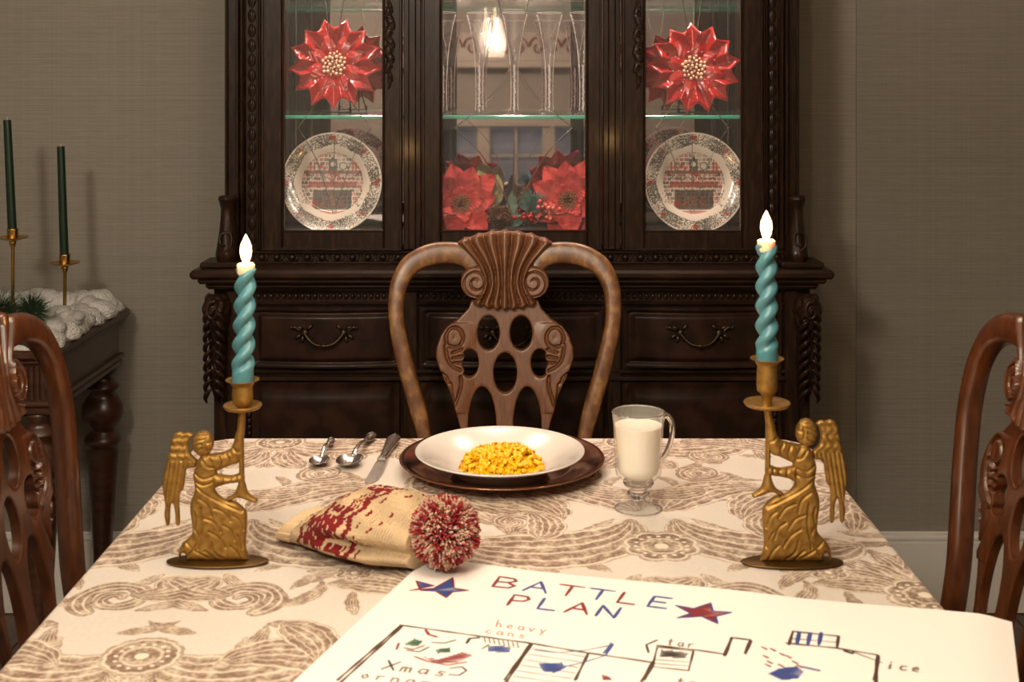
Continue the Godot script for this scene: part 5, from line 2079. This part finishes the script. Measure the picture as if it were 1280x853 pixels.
func poster() -> void:
	pimg = Image.create(2000, int(2000 * PW / PL), false, Image.FORMAT_RGB8)
	pimg.fill(c8(240, 232, 225))
	var red := c8(120, 28, 32, 0.85)
	var blue := c8(48, 66, 130, 0.85)
	var brown := c8(66, 44, 34, 0.9)
	var grey := c8(112, 98, 88, 0.75)
	var black := c8(44, 38, 36, 0.85)
	var green := c8(38, 84, 62, 0.85)
	var fine := 0.0022
	# title
	word("BATTLE", Vector2(617, 734), Vector2(38.5, 4.9), Vector2(9, -12.5), [red, blue, red, blue, red, blue], 0.0036)
	word("PLAN", Vector2(632, 757), Vector2(38, 4.6), Vector2(9, -13), [red, blue, red, blue], 0.0036)
	# two stars
	for q in [[[[512, 739], [543, 736], [566, 723], [568, 736], [586, 739], [566, 741], [558, 748], [545, 740], [526, 739], [520, 727], [543, 733]], red, blue], [[[849, 758], [872, 762], [893, 755], [896, 765], [920, 767], [900, 772], [902, 781], [882, 772], [851, 774], [868, 768]], blue, red]]:
		hatch(q[0], q[2], 0.8, 0.0016)
		ink_line(q[0] + [q[0][0]], q[1], 0.0022)
	# outline of a floor plan
	for l in [[[500, 784], [420, 853]], [[502, 785], [424, 856]], [[500, 783], [600, 797], [665, 806], [735, 818], [790, 826], [822, 831]], [[665, 807], [632, 853]], [[667, 807], [634, 856]], [[822, 831], [810, 853]], [[821, 829], [806, 855]], [[826, 809], [877, 815], [911, 820]], [[911, 822], [920, 799]], [[912, 822], [921, 799]], [[920, 799], [944, 802]], [[944, 803], [937, 819]], [[945, 803], [938, 820]], [[990, 806], [1052, 812], [1106, 821]], [[1106, 822], [1102, 853]], [[1107, 822], [1104, 856]], [[738, 820], [722, 853]]]:
		ink_line(l, brown, 0.0030)
	# window with blue bars
	ink_line([[993, 808], [998, 791], [1056, 797], [1054, 813]], brown, 0.003)
	ink_line([[996, 800], [1055, 805]], brown, 0.0015)
	for x in [1006, 1020, 1034]:
		ink_line([[x, 793], [x - 3, 808]], blue, 0.004)
	# steps and hatched boxes
	for k in 7:
		ink_line([[668 - k * 5, 813 + k * 7], [733 - k * 4, 823 + k * 7]], grey, 0.0014)
	ink_line([[826, 811], [872, 816], [866, 841], [820, 836], [826, 811]], brown, 0.0022)
	hatch([[832, 815], [866, 819], [860, 826], [830, 823]], black, 1.6, 0.0022)
	for y in [827, 832]:
		ink_line([[824, y], [866, y + 3]], grey, 0.0016)
	# painted cans on strings, ornaments, a torch and its sparks
	hatch([[676, 832], [704, 831], [710, 838], [696, 844], [682, 842]], blue, 1.4, 0.002)
	hatch([[612, 809], [640, 811], [638, 818], [612, 817]], blue, 1.4, 0.002)
	ink_line([[604, 813], [612, 808]], grey, fine)
	for k in 8:
		ink_line([[606 + k * 6, 798 + k], [608 + k * 6, 805 + k]], grey, 0.0013)
	ink_line([[704, 837], [730, 831], [760, 822], [770, 808], [735, 815], [700, 818], [670, 815]], blue, 0.0016)
	hatch([[767, 806], [771, 808], [762, 820], [757, 819]], blue, 1.4, 0.002)
	hatch([[506, 807], [518, 801], [528, 804], [522, 810], [508, 809]], green, 1.4, 0.002)
	ink_line([[505, 812], [516, 814], [530, 809]], red, fine)
	ink_line([[508, 815], [524, 817], [536, 811]], green, fine)
	hatch([[545, 814], [562, 812], [563, 818], [548, 819]], green, 1.4, 0.002)
	ink_line([[540, 805], [556, 806], [570, 802]], green, fine)
	hatch([[530, 824], [548, 827], [578, 818], [592, 822], [572, 831], [545, 832]], red, 1.6, 0.002)
	ink_line([[518, 823], [534, 829], [560, 834], [584, 830]], red, fine)
	ink_line([[532, 789], [536, 795], [546, 798]], red, 0.003)
	ink_line([[495, 814], [498, 806]], red, fine)
	ink_line([[584, 806], [588, 800], [600, 799]], black, 0.003)
	ink_line([[563, 838], [578, 836], [584, 841], [574, 847], [562, 846]], black, 0.002)
	hatch([[968, 845], [982, 838], [1002, 836], [1012, 843], [1004, 852], [985, 853]], blue, 1.5, 0.0022)
	ink_line([[1010, 836], [1032, 841]], blue, 0.003)
	for q in [[959, 811], [970, 813], [982, 819], [961, 822], [966, 829], [990, 822], [998, 829], [1004, 834], [980, 833], [964, 833]]:
		ink_line([q, [q[0] + 6, q[1] + 3]], red, 0.0024)
	ink_line([[815, 818], [812, 808], [826, 802]], black, 0.0022)
	ink_line([[1064, 816], [1074, 819]], black, 0.0035)
	ink_line([[1074, 817], [1112, 831]], brown, 0.0016)
	hatch([[757, 847], [764, 849], [768, 853], [758, 853]], red, 1.4, 0.002)
	# notes
	word("heavy", Vector2(620, 785), Vector2(14, 1.9), Vector2(3, -9), [c8(170, 110, 96, 0.7)], 0.0014)
	word("cans", Vector2(607, 793), Vector2(14, 1.9), Vector2(3, -8), [c8(170, 110, 96, 0.7)], 0.0014)
	word("Xmas", Vector2(476, 839), Vector2(22, 2.6), Vector2(9, -11), [black, grey, grey, grey], 0.0022)
	word("ornaments", Vector2(448, 850), Vector2(19, 2.4), Vector2(7, -10), [grey], 0.002)
	word("tar", Vector2(838, 808), Vector2(13, 1.6), Vector2(3, -9), [grey], 0.0018)
	word("ice", Vector2(1117, 838), Vector2(16, 1.9), Vector2(3, -11), [grey], 0.0024)
	word("tape", Vector2(850, 858), Vector2(16, 1.9), Vector2(3, -9), [grey], 0.002)

	var m := MB.new()
	var f := func(u: float, w: float) -> Vector3:
		var s := u * PL
		var ww := w * PW
		# corner by the side chair curls down a little at its very end
		var droop := 0.006 * smoothstep(0.67, 0.715, s)
		return Vector3(s * cos(p_turn) - ww * sin(p_turn), lift(s, ww) - droop, s * sin(p_turn) + ww * cos(p_turn))
	m.grid(60, 40, f, false, false, true)
	m.grid(60, 40, func(u: float, w: float) -> Vector3: return f.call(u, w) - Vector3(0, 0.0006, 0))
	var rim := []
	for k in 61:
		rim.append(f.call(k / 60.0, 0.0))
	for k in 60:
		var dn := Vector3(0, 0.0006, 0)
		m.quad(m.add(rim[k]), m.add(rim[k + 1]), m.add(rim[k + 1] - dn), m.add(rim[k] - dn))
	var mat := plain(Color.WHITE, 0.6)
	mat.albedo_texture = ImageTexture.create_from_image(pimg)
	whole("poster", m, mat, "white poster sheet with a marker drawing headed BATTLE PLAN", "poster", Vector3(p_at.x, TOP, p_at.z))

# ------------------------------------------------------------------ what stands in the hutch
func easel(label: String, at: Vector3, w: float, h: float) -> void:
	var m := MB.new()
	for s in [-1.0, 1.0]:
		m.tube(smooth_line([Vector3(s * w * 0.45, h, -0.028), Vector3(s * w * 0.6, h * 0.45, -0.008), Vector3(s * w * 0.75, 0.006, 0.012), Vector3(s * w * 0.75, 0.003, 0.03), Vector3(s * w * 0.72, 0.014, 0.034), Vector3(s * w * 0.68, 0.012, 0.03)], 5), 0.0017, 6)
		m.tube(smooth_line([Vector3(s * w * 0.45, h, -0.028), Vector3(s * w * 0.5, h * 0.5, -0.045), Vector3(s * w * 0.55, 0.002, -0.065)], 5), 0.0015, 6)
	m.tube([Vector3(-w * 0.75, 0.005, 0.012), Vector3(w * 0.75, 0.005, 0.012)], 0.0015, 6)
	whole("plate_easel", m, plain(c8(26, 22, 20), 0.4, 0.6), label, "plate stand", at, Basis.IDENTITY, "wire plate easels in the hutch")

func poinsettia_plate(label: String, c: Vector3, spin: float) -> void:
	var n := 13
	var R := 0.118
	var t := thing("poinsettia_plate", label, "plate", c, 0.0, "red flower plates on the glass shelf")
	t.rotation.x = -0.16
	var rad := func(a: float) -> float:
		var f := fposmod(a * n / TAU, 1.0)
		var k := absf(f - 0.5) * 2.0
		return 0.76 + 0.24 * pow(k, 1.7) * (0.94 + 0.06 * sin(floorf(a * n / TAU + 0.5) * 2.3))
	var hgt := func(a: float, q: float) -> float:
		var f := fposmod(a * n / TAU, 1.0)
		var k := absf(f - 0.5) * 2.0
		var fold := (k - 0.5) * 0.016 * smoothstep(0.35, 1.0, q)
		var vein := 0.0012 * sin((q * 26.0 - absf(k - 1.0) * 5.0) * 2.2) * smoothstep(0.2, 0.5, q)
		return 0.004 + 0.020 * q * q - fold + vein + 0.0025 * cos(a * n * 0.5) * sin(PI * q) - 0.006 * smoothstep(0.93, 1.0, q)
	var m := MB.new()
	for side in 2:
		m.grid(n * 16, 26, func(u: float, w: float) -> Vector3:
			var a := TAU * u
			var r: float = R * w * lerpf(0.8, rad.call(a + spin), smoothstep(0.2, 1.0, w))
			return Vector3(cos(a) * r, sin(a) * r, hgt.call(a + spin, w) - 0.004 * side), true, false, side == 1)
	m.grid(n * 16, 1, func(u: float, w: float) -> Vector3:
		var a := TAU * u
		var r: float = R * rad.call(a + spin)
		return Vector3(cos(a) * r, sin(a) * r, hgt.call(a + spin, 1.0) - 0.004 * (1.0 - w)), true)
	var red := plain(c8(176, 24, 26), 0.28)
	red.albedo_texture = noise_tex(0.03, 256, [[0.0, 0.5, 1.0], [c8(205, 190, 185), c8(240, 235, 230), c8(255, 255, 255)]], 81)
	red.uv1_triplanar = true
	red.uv1_scale = Vector3(9, 9, 9)
	red.clearcoat_enabled = true
	red.clearcoat_roughness = 0.06
	inst("dish", m, red, t)
	# raised petals round the middle
	var pet := MB.new()
	pet.grid(14, 12, func(u: float, w: float) -> Vector3:
		var wid := 0.017 * pow(sin(PI * clampf(w * 0.96 + 0.02, 0, 1)), 0.8)
		var x := (u - 0.5) * 2.0 * wid
		return Vector3(x, w * 0.066, 0.0045 * sin(PI * w) + 0.003 * (1.0 - absf(u - 0.5) * 2.0) + 0.0008 * sin(w * 50.0 - absf(u - 0.5) * 14.0)))
	var pmesh := pet.commit()
	for k in 8:
		var a := TAU * (k + 0.3) / 8.0 + spin
		inst("petal", pmesh, red, t, Vector3(cos(a) * 0.014, sin(a) * 0.014, 0.006), Basis(Vector3(0, 0, 1), a - PI / 2.0) * Basis(Vector3(1, 0, 0), 0.10))
	var cream := plain(c8(232, 198, 162), 0.3)
	cream.clearcoat_enabled = true
	var bl := MB.new()
	bl.ball(Vector3.ZERO, Vector3.ONE, 10, 8)
	var bmesh := bl.commit()
	var r2 := RandomNumberGenerator.new()
	r2.seed = int(absf(c.x) * 1000.0)
	for k in 34:
		var q := sqrt((k + 0.5) / 34.0)
		var a := k * 2.4
		var br := r2.randf_range(0.003, 0.0048)
		inst("bead", bmesh, cream, t, Vector3(cos(a) * q * 0.031, sin(a) * q * 0.031, 0.0145 + 0.002 * (1.0 - q)), Basis().scaled(Vector3.ONE * br))
	# little pearly dots on the petals
	var pearl := plain(c8(200, 178, 205), 0.15)
	for k in 18:
		var a := TAU * k / 18.0 + 0.2 * sin(k * 3.0)
		inst("pearl_dot", bmesh, pearl, t, Vector3(cos(a), sin(a), 0) * (0.046 + 0.008 * sin(k * 2.0)) + Vector3(0, 0, 0.0155), Basis().scaled(Vector3(0.0017, 0.0017, 0.0012)))

func print_texture() -> ImageTexture:
	# transfer print: garlands on the rim, a hearth with a decorated mantel in the middle
	var N := 900
	var im := Image.create(N, N, false, Image.FORMAT_RGB8)
	var cream := c8(238, 226, 212)
	im.fill(cream)
	var r := RandomNumberGenerator.new()
	r.seed = 17
	var ink := c8(74, 70, 62)
	var red := c8(176, 52, 44)
	var blob := func(x: float, y: float, rad: float, c: Color, al: float) -> void:
		var q := int(ceil(rad))
		for j in range(-q, q + 1):
			for i in range(-q, q + 1):
				if i * i + j * j <= rad * rad:
					var xx := int(x) + i
					var yy := int(y) + j
					if xx >= 0 and yy >= 0 and xx < N and yy < N:
						im.set_pixel(xx, yy, im.get_pixel(xx, yy).lerp(c, al))
	var c0 := N * 0.5
	# rim garland
	for k in 9000:
		var a := r.randf() * TAU
		var w := pow(absf(sin(a * 4.0)), 0.7)
		var rr := r.randf_range(0.385 - 0.02 * w, 0.482)
		if r.randf() < 0.3 + 0.4 * sin(a * 8.0):
			continue
		var l := r.randf_range(3.0, 10.0)
		var b := r.randf() * TAU
		for q in 6:
			blob.call(c0 + cos(a) * rr * N + cos(b) * l * q / 5.0, c0 + sin(a) * rr * N + sin(b) * l * q / 5.0, 2.2, ink, 0.75)
	for k in 8:
		var a := TAU * k / 8.0 - PI * 0.5
		var big := 1.0 if k % 2 == 0 else 0.7
		for q in 30:
			blob.call(c0 + cos(a) * 0.44 * N + r.randfn() * 13.0 * big, c0 + sin(a) * 0.44 * N + r.randfn() * 11.0 * big, 6.0, red, 0.9)
	# hearth scene
	var rect := func(x0: float, y0: float, x1: float, y1: float, c: Color, al: float) -> void:
		for j in range(int((0.5 + (y0 - 0.53) * 1.2) * N), int((0.5 + (y1 - 0.53) * 1.2) * N)):
			for i in range(int((0.5 + (x0 - 0.5) * 1.2) * N), int((0.5 + (x1 - 0.5) * 1.2) * N)):
				if Vector2(i - c0, j - c0).length() < 0.305 * N:
					im.set_pixel(i, j, im.get_pixel(i, j).lerp(c, al * r.randf_range(0.6, 1.0)))
	var spot := func(x: float, y: float, rad: float, c: Color, al: float) -> void:
		blob.call((0.5 + (x / N - 0.5) * 1.2) * N, (0.5 + (y / N - 0.53) * 1.2) * N, rad * 1.2, c, al)
	# stone courses
	for j in 15:
		var y := 0.26 + j * 0.032
		var x := 0.2 + (0.02 if j % 2 == 0 else 0.0)
		while x < 0.8:
			var w := r.randf_range(0.03, 0.055)
			rect.call(x, y, x + w - 0.006, y + 0.026, [c8(96, 86, 80), c8(176, 150, 134), c8(66, 60, 58), c8(176, 86, 72)][r.randi() % 4], r.randf_range(0.55, 1.0))
			x += w
	rect.call(0.25, 0.43, 0.75, 0.455, c8(120, 60, 46), 0.9)
	rect.call(0.30, 0.52, 0.70, 0.565, c8(160, 52, 40), 0.85)
	rect.call(0.34, 0.59, 0.66, 0.75, c8(52, 44, 40), 0.9)
	for k in 9:
		rect.call(0.35 + k * 0.034, 0.60, 0.353 + k * 0.034, 0.74, c8(150, 120, 100), 0.6)
	for k in 40:
		spot.call((0.4 + r.randf() * 0.2) * N, (0.64 + r.randf() * 0.1) * N, 7.0, c8(196, 92, 60), 0.5)
	rect.call(0.36, 0.76, 0.64, 0.84, red, 0.7)
	for k in 5:
		rect.call(0.36, 0.77 + k * 0.016, 0.64, 0.774 + k * 0.016, cream, 0.7)
	for k in 90:   # mantel garland
		var u := r.randf()
		spot.call((0.28 + 0.44 * u) * N, (0.455 + 0.04 * absf(sin(u * PI * 2.0)) + r.randfn() * 0.006) * N, 5.0, red if k % 3 == 0 else ink, 0.8)
	for k in 26:
		spot.call((0.5 + r.randfn() * 0.02) * N, (0.475 + r.randfn() * 0.02) * N, 5.0, red, 0.85)
	# clock, plate and candles on the mantel
	rect.call(0.465, 0.33, 0.535, 0.43, c8(60, 58, 56), 0.9)
	spot.call(0.5 * N, 0.375 * N, 18.0, cream, 0.9)
	spot.call(0.5 * N, 0.325 * N, 12.0, c8(60, 58, 56), 0.9)
	spot.call(0.585 * N, 0.39 * N, 30.0, ink, 0.7)
	spot.call(0.585 * N, 0.39 * N, 23.0, cream, 0.8)
	for x in [0.31, 0.34, 0.66, 0.685]:
		rect.call(x, 0.355, x + 0.014, 0.43, red, 0.9)
	for q in [[0.40, 0.39, 16], [0.43, 0.41, 11], [0.36, 0.70, 24]]:
		spot.call(q[0] * N, q[1] * N, q[2], red, 0.75)
	for q in [[0.27, 0.6], [0.72, 0.6], [0.28, 0.68], [0.71, 0.68]]:
		for k in 16:
			spot.call((q[0] + r.randfn() * 0.016) * N, (q[1] + r.randfn() * 0.03) * N, 5.0, ink, 0.5)
	return ImageTexture.create_from_image(im)

func hutch_contents() -> void:
	var shelf_y := 1.3152
	# flower plates on the middle shelf
	var pa := px(419, 81, 3.06)
	var pb := px(867, 86, 3.06)
	poinsettia_plate("red poinsettia shaped plate on the glass shelf at the sideboard end of the hutch", pa, 0.12)
	poinsettia_plate("red poinsettia shaped plate on the glass shelf at the hutch end away from the sideboard", pb, 0.31)
	easel("black wire easel under the flower plate at the sideboard end of the hutch", Vector3(pa.x, shelf_y, -3.085), 0.05, 0.09)
	easel("black wire easel under the flower plate at the hutch end away from the sideboard", Vector3(pb.x, shelf_y, -3.085), 0.05, 0.09)
	# printed dinner plates below
	var pt := plain(Color.WHITE, 0.15)
	pt.albedo_texture = print_texture()
	pt.clearcoat_enabled = true
	pt.clearcoat_roughness = 0.05
	var R := 0.124
	var m := MB.new()
	m.lathe([Vector2(0, 0.0), Vector2(R * 0.58, 0.0), Vector2(R * 0.62, 0.003), Vector2(R * 0.72, 0.011), Vector2(R * 0.985, 0.017), Vector2(R, 0.019), Vector2(R * 0.985, 0.0205), Vector2(R * 0.75, 0.0150), Vector2(R * 0.66, 0.010), Vector2(R * 0.60, 0.0045), Vector2(R * 0.56, 0.0035), Vector2(0, 0.0035)], 80)
	for k in m.uv.size():
		m.uv[k] = Vector2(0.5 + m.v[k].x / (2.0 * R), 0.5 + m.v[k].z / (2.0 * R))
	var pmesh := m.commit()
	var tilt := Basis(Vector3(1, 0, 0), PI / 2.0 - 0.14)
	for q in [[416.0, "at the sideboard end"], [867.0, "away from the sideboard"]]:
		var c := px(q[0], 0, 3.06)
		c.y = 1.0225 + R * cos(0.14)
		whole("printed_plate", pmesh, pt, "fireplace print plate with a garland rim on the hutch floor " + q[1], "plate", c, tilt, "fireplace plates on the hutch floor")
		easel("black wire easel behind the fireplace plate " + q[1], Vector3(c.x, 1.021, -3.09), 0.05, 0.09)
	flutes(shelf_y)
	greenery()

func flutes(y: float) -> void:
	# hollow trumpet with a crackled, uneven wall
	var prof := [Vector2(0, 0.0), Vector2(0.020, 0.0), Vector2(0.0205, 0.0012), Vector2(0.012, 0.004), Vector2(0.0095, 0.010), Vector2(0.0085, 0.03), Vector2(0.0083, 0.06), Vector2(0.0085, 0.08), Vector2(0.0092, 0.10), Vector2(0.0106, 0.125), Vector2(0.0126, 0.15), Vector2(0.0156, 0.174), Vector2(0.0195, 0.196), Vector2(0.0235, 0.216), Vector2(0.0280, 0.234), Vector2(0.0325, 0.249), Vector2(0.0318, 0.2495), Vector2(0.0270, 0.233), Vector2(0.0190, 0.196), Vector2(0.0118, 0.149), Vector2(0.0076, 0.10), Vector2(0.0068, 0.06), Vector2(0.0068, 0.012), Vector2(0, 0.010)]
	var m := MB.new()
	m.lathe(prof, 36)
	var jr := RandomNumberGenerator.new()
	jr.seed = 33
	for k in m.v.size():
		var p := m.v[k]
		if p.y > 0.004 and p.y < 0.24 and k % 37 != 36:
			var s := 1.0 + jr.randf_range(-0.045, 0.045)
			m.v[k] = Vector3(p.x * s, p.y, p.z * s)
	for w in m.weld:
		m.v[w[1]] = m.v[w[0]]
	var g := pane(Color(0.7, 0.68, 0.68, 0.04), 0.05)
	g.rim_enabled = true
	g.rim = 1.0
	g.rim_tint = 0.0
	var mesh := m.commit()
	# white beads and lip ring standing in for sparkle along the glass edges
	var glints := MB.new()
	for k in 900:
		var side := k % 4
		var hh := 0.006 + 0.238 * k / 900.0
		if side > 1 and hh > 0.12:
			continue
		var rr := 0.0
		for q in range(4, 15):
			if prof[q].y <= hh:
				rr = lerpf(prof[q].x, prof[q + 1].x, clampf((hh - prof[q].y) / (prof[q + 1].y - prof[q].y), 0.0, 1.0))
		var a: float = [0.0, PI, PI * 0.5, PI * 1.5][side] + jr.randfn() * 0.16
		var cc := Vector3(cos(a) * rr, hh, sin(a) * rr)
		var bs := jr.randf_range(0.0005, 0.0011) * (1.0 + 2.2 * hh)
		glints.ball(cc, Vector3(bs, bs * 1.6, bs), 6, 4)
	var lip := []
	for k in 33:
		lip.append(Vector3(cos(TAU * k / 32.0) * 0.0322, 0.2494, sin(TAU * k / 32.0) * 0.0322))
	glints.tube(lip, 0.0005, 5)
	var glint_mesh := glints.commit()
	var glint_mat := plain(c8(238, 226, 224), 0.08)
	var where := [554.0, 599.0, 643.0, 687.0, 729.0]
	var names := ["trumpet shaped glass flute at the sideboard end of the row of five", "glass flute second from the sideboard end of the row of five", "middle glass flute in the row of five on the glass shelf", "glass flute fourth from the sideboard end of the row of five", "trumpet shaped glass flute at the row's end away from the sideboard"]
	for k in 5:
		var fl := thing("champagne_flute", names[k], "flute", Vector3((where[k] - 640.0) * 3.03 / F, y, -3.03 - 0.012 * (k % 2)), 0.0, "champagne flutes on the glass shelf")
		inst("glass", mesh, g, fl)
		inst("painted_glints", glint_mesh, glint_mat, fl).set_meta("kind", "stuff")

func petal_mesh(length: float, width: float, cup: float, wave: float) -> ArrayMesh:
	var m := MB.new()
	for side in 2:
		m.grid(12, 16, func(u: float, w: float) -> Vector3:
			var wd := width * pow(sin(PI * pow(clampf(w * 0.97 + 0.02, 0, 1), 0.85)), 0.75)
			var x := (u - 0.5) * 2.0
			var rip := wave * sin(w * 17.0 + x * 3.0) * absf(x)
			return Vector3(x * wd, w * length, cup * sin(PI * w * 0.8) - 0.35 * cup * w * w + 0.006 * absf(x) + rip + 0.0014 * cos(w * 40.0 - absf(x) * 8.0) - 0.0006 * side), false, false, side == 1)
	return m.commit()

func bloom(label: String, at: Vector3, face: Basis, length: float, spin: float) -> void:
	var t := thing("poinsettia_bloom", label, "flower", at, 0.0, "red poinsettia blooms in the hutch")
	t.basis = face
	var velvet := plain(c8(216, 68, 64), 0.75)
	velvet.rim_enabled = true
	velvet.rim = 0.7
	velvet.rim_tint = 0.4
	velvet.albedo_texture = noise_tex(0.02, 256, [[0.0, 0.5, 1.0], [c8(180, 160, 160), c8(228, 216, 216), c8(255, 255, 255)]], 95)
	velvet.uv1_triplanar = true
	velvet.uv1_scale = Vector3(8, 8, 8)
	velvet.backlight_enabled = true
	velvet.backlight = Color(0.25, 0.05, 0.05)
	for ring in 3:
		var n: int = [6, 6, 4][ring]
		for k in n:
			var a := TAU * (k + 0.5 * ring) / n + spin
			var dir := Vector2(-sin(a), cos(a))
			# each bract is as long as the space in the hutch allows
			var l: float = length * [1.0, 0.86, 0.5][ring] * (0.92 + 0.08 * sin(k * 2.7 + ring))
			var room_x := (0.203 - at.x) if dir.x > 0.0 else (at.x + 0.203)
			l = minf(l, (room_x - 0.002) / maxf(absf(dir.x), 0.05))
			if dir.y < 0.0:
				l = minf(l, (at.y - 1.026) / maxf(-dir.y, 0.05) * 1.02)
			l = maxf(l, 0.03)
			inst("petal", petal_mesh(l, minf(l * 0.40, 0.030), 0.010, 0.003), velvet, t, Vector3(dir.x, dir.y, 0) * 0.008 + Vector3(0, 0, 0.005 * ring), Basis(Vector3(0, 0, 1), a) * Basis(Vector3(1, 0, 0), [-0.06, 0.2, 0.35][ring]))
	var st := MB.new()
	var r := RandomNumberGenerator.new()
	r.seed = int(length * 10000.0)
	for k in 46:
		var a := k * 2.4
		var q := sqrt(k / 46.0) * 0.017
		var p := Vector3(cos(a) * q, sin(a) * q, 0.014)
		st.tube([p, p + Vector3(cos(a) * 0.006, sin(a) * 0.006, 0.014)], 0.0012, 5)
		st.ball(p + Vector3(cos(a) * 0.006, sin(a) * 0.006, 0.015), Vector3.ONE * 0.0022, 6, 5)
	inst("stamens", st, plain(c8(150, 112, 62), 0.7), t)

func greenery() -> void:
	var fy := 1.021
	var tip := func(yaw: float, pitch: float) -> Basis: return Basis(Vector3(0, 1, 0), yaw) * Basis(Vector3(1, 0, 0), pitch)
	bloom("velvety red poinsettia bloom beside the pine cone", px(576, 257, 3.0), tip.call(0.1, -0.22), 0.105, 0.2)
	bloom("velvety red poinsettia bloom rising above the pale berries", px(711, 252, 3.0), tip.call(-0.1, -0.22), 0.105, 0.62)
	# cream leaf-like bloom behind
	var cr := thing("cream_silk_leaf", "olive cream silk leaf standing behind the pine cone", "leaf", px(606, 262, 3.09))
	var cm := plain(c8(176, 164, 120), 0.7)
	cm.backlight_enabled = true
	cm.backlight = Color(0.2, 0.18, 0.1)
	for q in [[-0.15, 0.10, 0.05], [0.35, 0.095, 0.04], [-0.7, 0.085, 0.04]]:
		inst("leaf_blade", petal_mesh(q[1], q[2] * 0.8, 0.012, 0.003), cm, cr, Vector3.ZERO, Basis(Vector3(0, 0, 1), -q[0]))
	# pine cone
	var pc := thing("pine_cone", "brown pine cone lying in front of the poinsettia", "pine cone", px(624, 272, 2.955))
	pc.scale = Vector3.ONE * 1.25
	var sc := MB.new()
	sc.grid(8, 6, func(u: float, w: float) -> Vector3:
		var x := (u - 0.5) * 2.0
		return Vector3(x * 0.0075 * sin(PI * (0.15 + 0.75 * w)), w * 0.019, 0.004 * w * w - 0.0015 * x * x * 2.0 + 0.0025 * smoothstep(0.7, 1.0, w)))
	var smesh := sc.commit()
	var cone_mat := plain(c8(140, 96, 70), 0.8)
	cone_mat.albedo_texture = noise_tex(0.04, 128, [[0.0, 1.0], [c8(150, 140, 130), c8(255, 255, 255)]], 97)
	cone_mat.uv1_triplanar = true
	cone_mat.uv1_scale = Vector3(14, 14, 14)
	for k in 60:
		var u := k / 59.0
		var a := k * 2.4
		var rr := 0.017 * pow(1.0 - u, 0.6) + 0.001
		var b := Basis(Vector3(0, 0, 1), a - PI / 2.0) * Basis(Vector3(1, 0, 0), lerpf(0.25, 1.3, u))
		inst("scale", smesh, cone_mat, pc, Vector3(cos(a) * rr * 0.45, sin(a) * rr * 0.45, -0.018 + 0.03 * u), b)
	var core := MB.new()
	core.ball(Vector3(0, 0, -0.004), Vector3(0.011, 0.011, 0.02), 10, 8)
	inst("core", core, cone_mat, pc)
	# berry sprays
	var ball := MB.new()
	ball.ball(Vector3.ZERO, Vector3.ONE, 12, 8)
	var bmesh := ball.commit()
	var r := RandomNumberGenerator.new()
	r.seed = 4
	for q in [["dark red berry spray beside the pine cone", c8(150, 16, 22), 662.0, 272.0, 2.95, 20, 0.026, 0.014], ["pale coral berry spray under the taller poinsettia", c8(214, 92, 80), 683.0, 264.0, 2.955, 30, 0.026, 0.018]]:
		var s := thing("berry_spray", q[0], "berries", px(q[2], q[3], q[4]), 0.0, "berry sprays in the hutch")
		var mat := plain(q[1], 0.25)
		var stem := MB.new()
		for k in q[5]:
			var p := Vector3(r.randfn() * q[6] * 0.55, r.randfn() * q[7] * 0.6, r.randfn() * 0.008)
			stem.tube([Vector3(0, -0.02, -0.01), p], 0.0007, 4)
			inst("berry", bmesh, mat, s, p, Basis().scaled(Vector3.ONE * r.randf_range(0.0042, 0.0055)))
		inst("stalks", stem, plain(c8(80, 60, 40), 0.8), s)
	# eucalyptus leaf and pine spray
	var eu := thing("green_leaf_stem", "grey green leaf stem standing between the two poinsettia blooms", "leaves", px(640, 282, 2.985))
	var gm := plain(c8(110, 140, 124), 0.6)
	gm.backlight_enabled = true
	gm.backlight = Color(0.08, 0.12, 0.09)
	for q in [[0.0, 0.085, 0.014], [0.9, 0.04, 0.010], [-0.6, 0.045, 0.010]]:
		inst("leaf_blade", petal_mesh(q[1], q[2], 0.006, 0.001), gm, eu, Vector3.ZERO, Basis(Vector3(0, 0, 1), -q[0]))
	var ps := thing("pine_spray", "blue green pine needle spray beside the grey green leaf", "sprig", px(661, 258, 2.965))
	var tw := MB.new()
	tw.tube([Vector3(0, -0.02, 0), Vector3(0.01, 0.02, 0.0)], 0.002, 6)
	inst("twig", tw, plain(c8(84, 62, 42), 0.8), ps)
	var ne := MB.new()
	needles(ne, [Vector3(0, -0.02, 0), Vector3(0.005, 0.0, 0), Vector3(0.01, 0.02, 0)], 420, 0.046, r)
	var nn := inst("needles", ne, plain(c8(96, 138, 128), 0.6), ps)
	nn.set_meta("kind", "stuff")
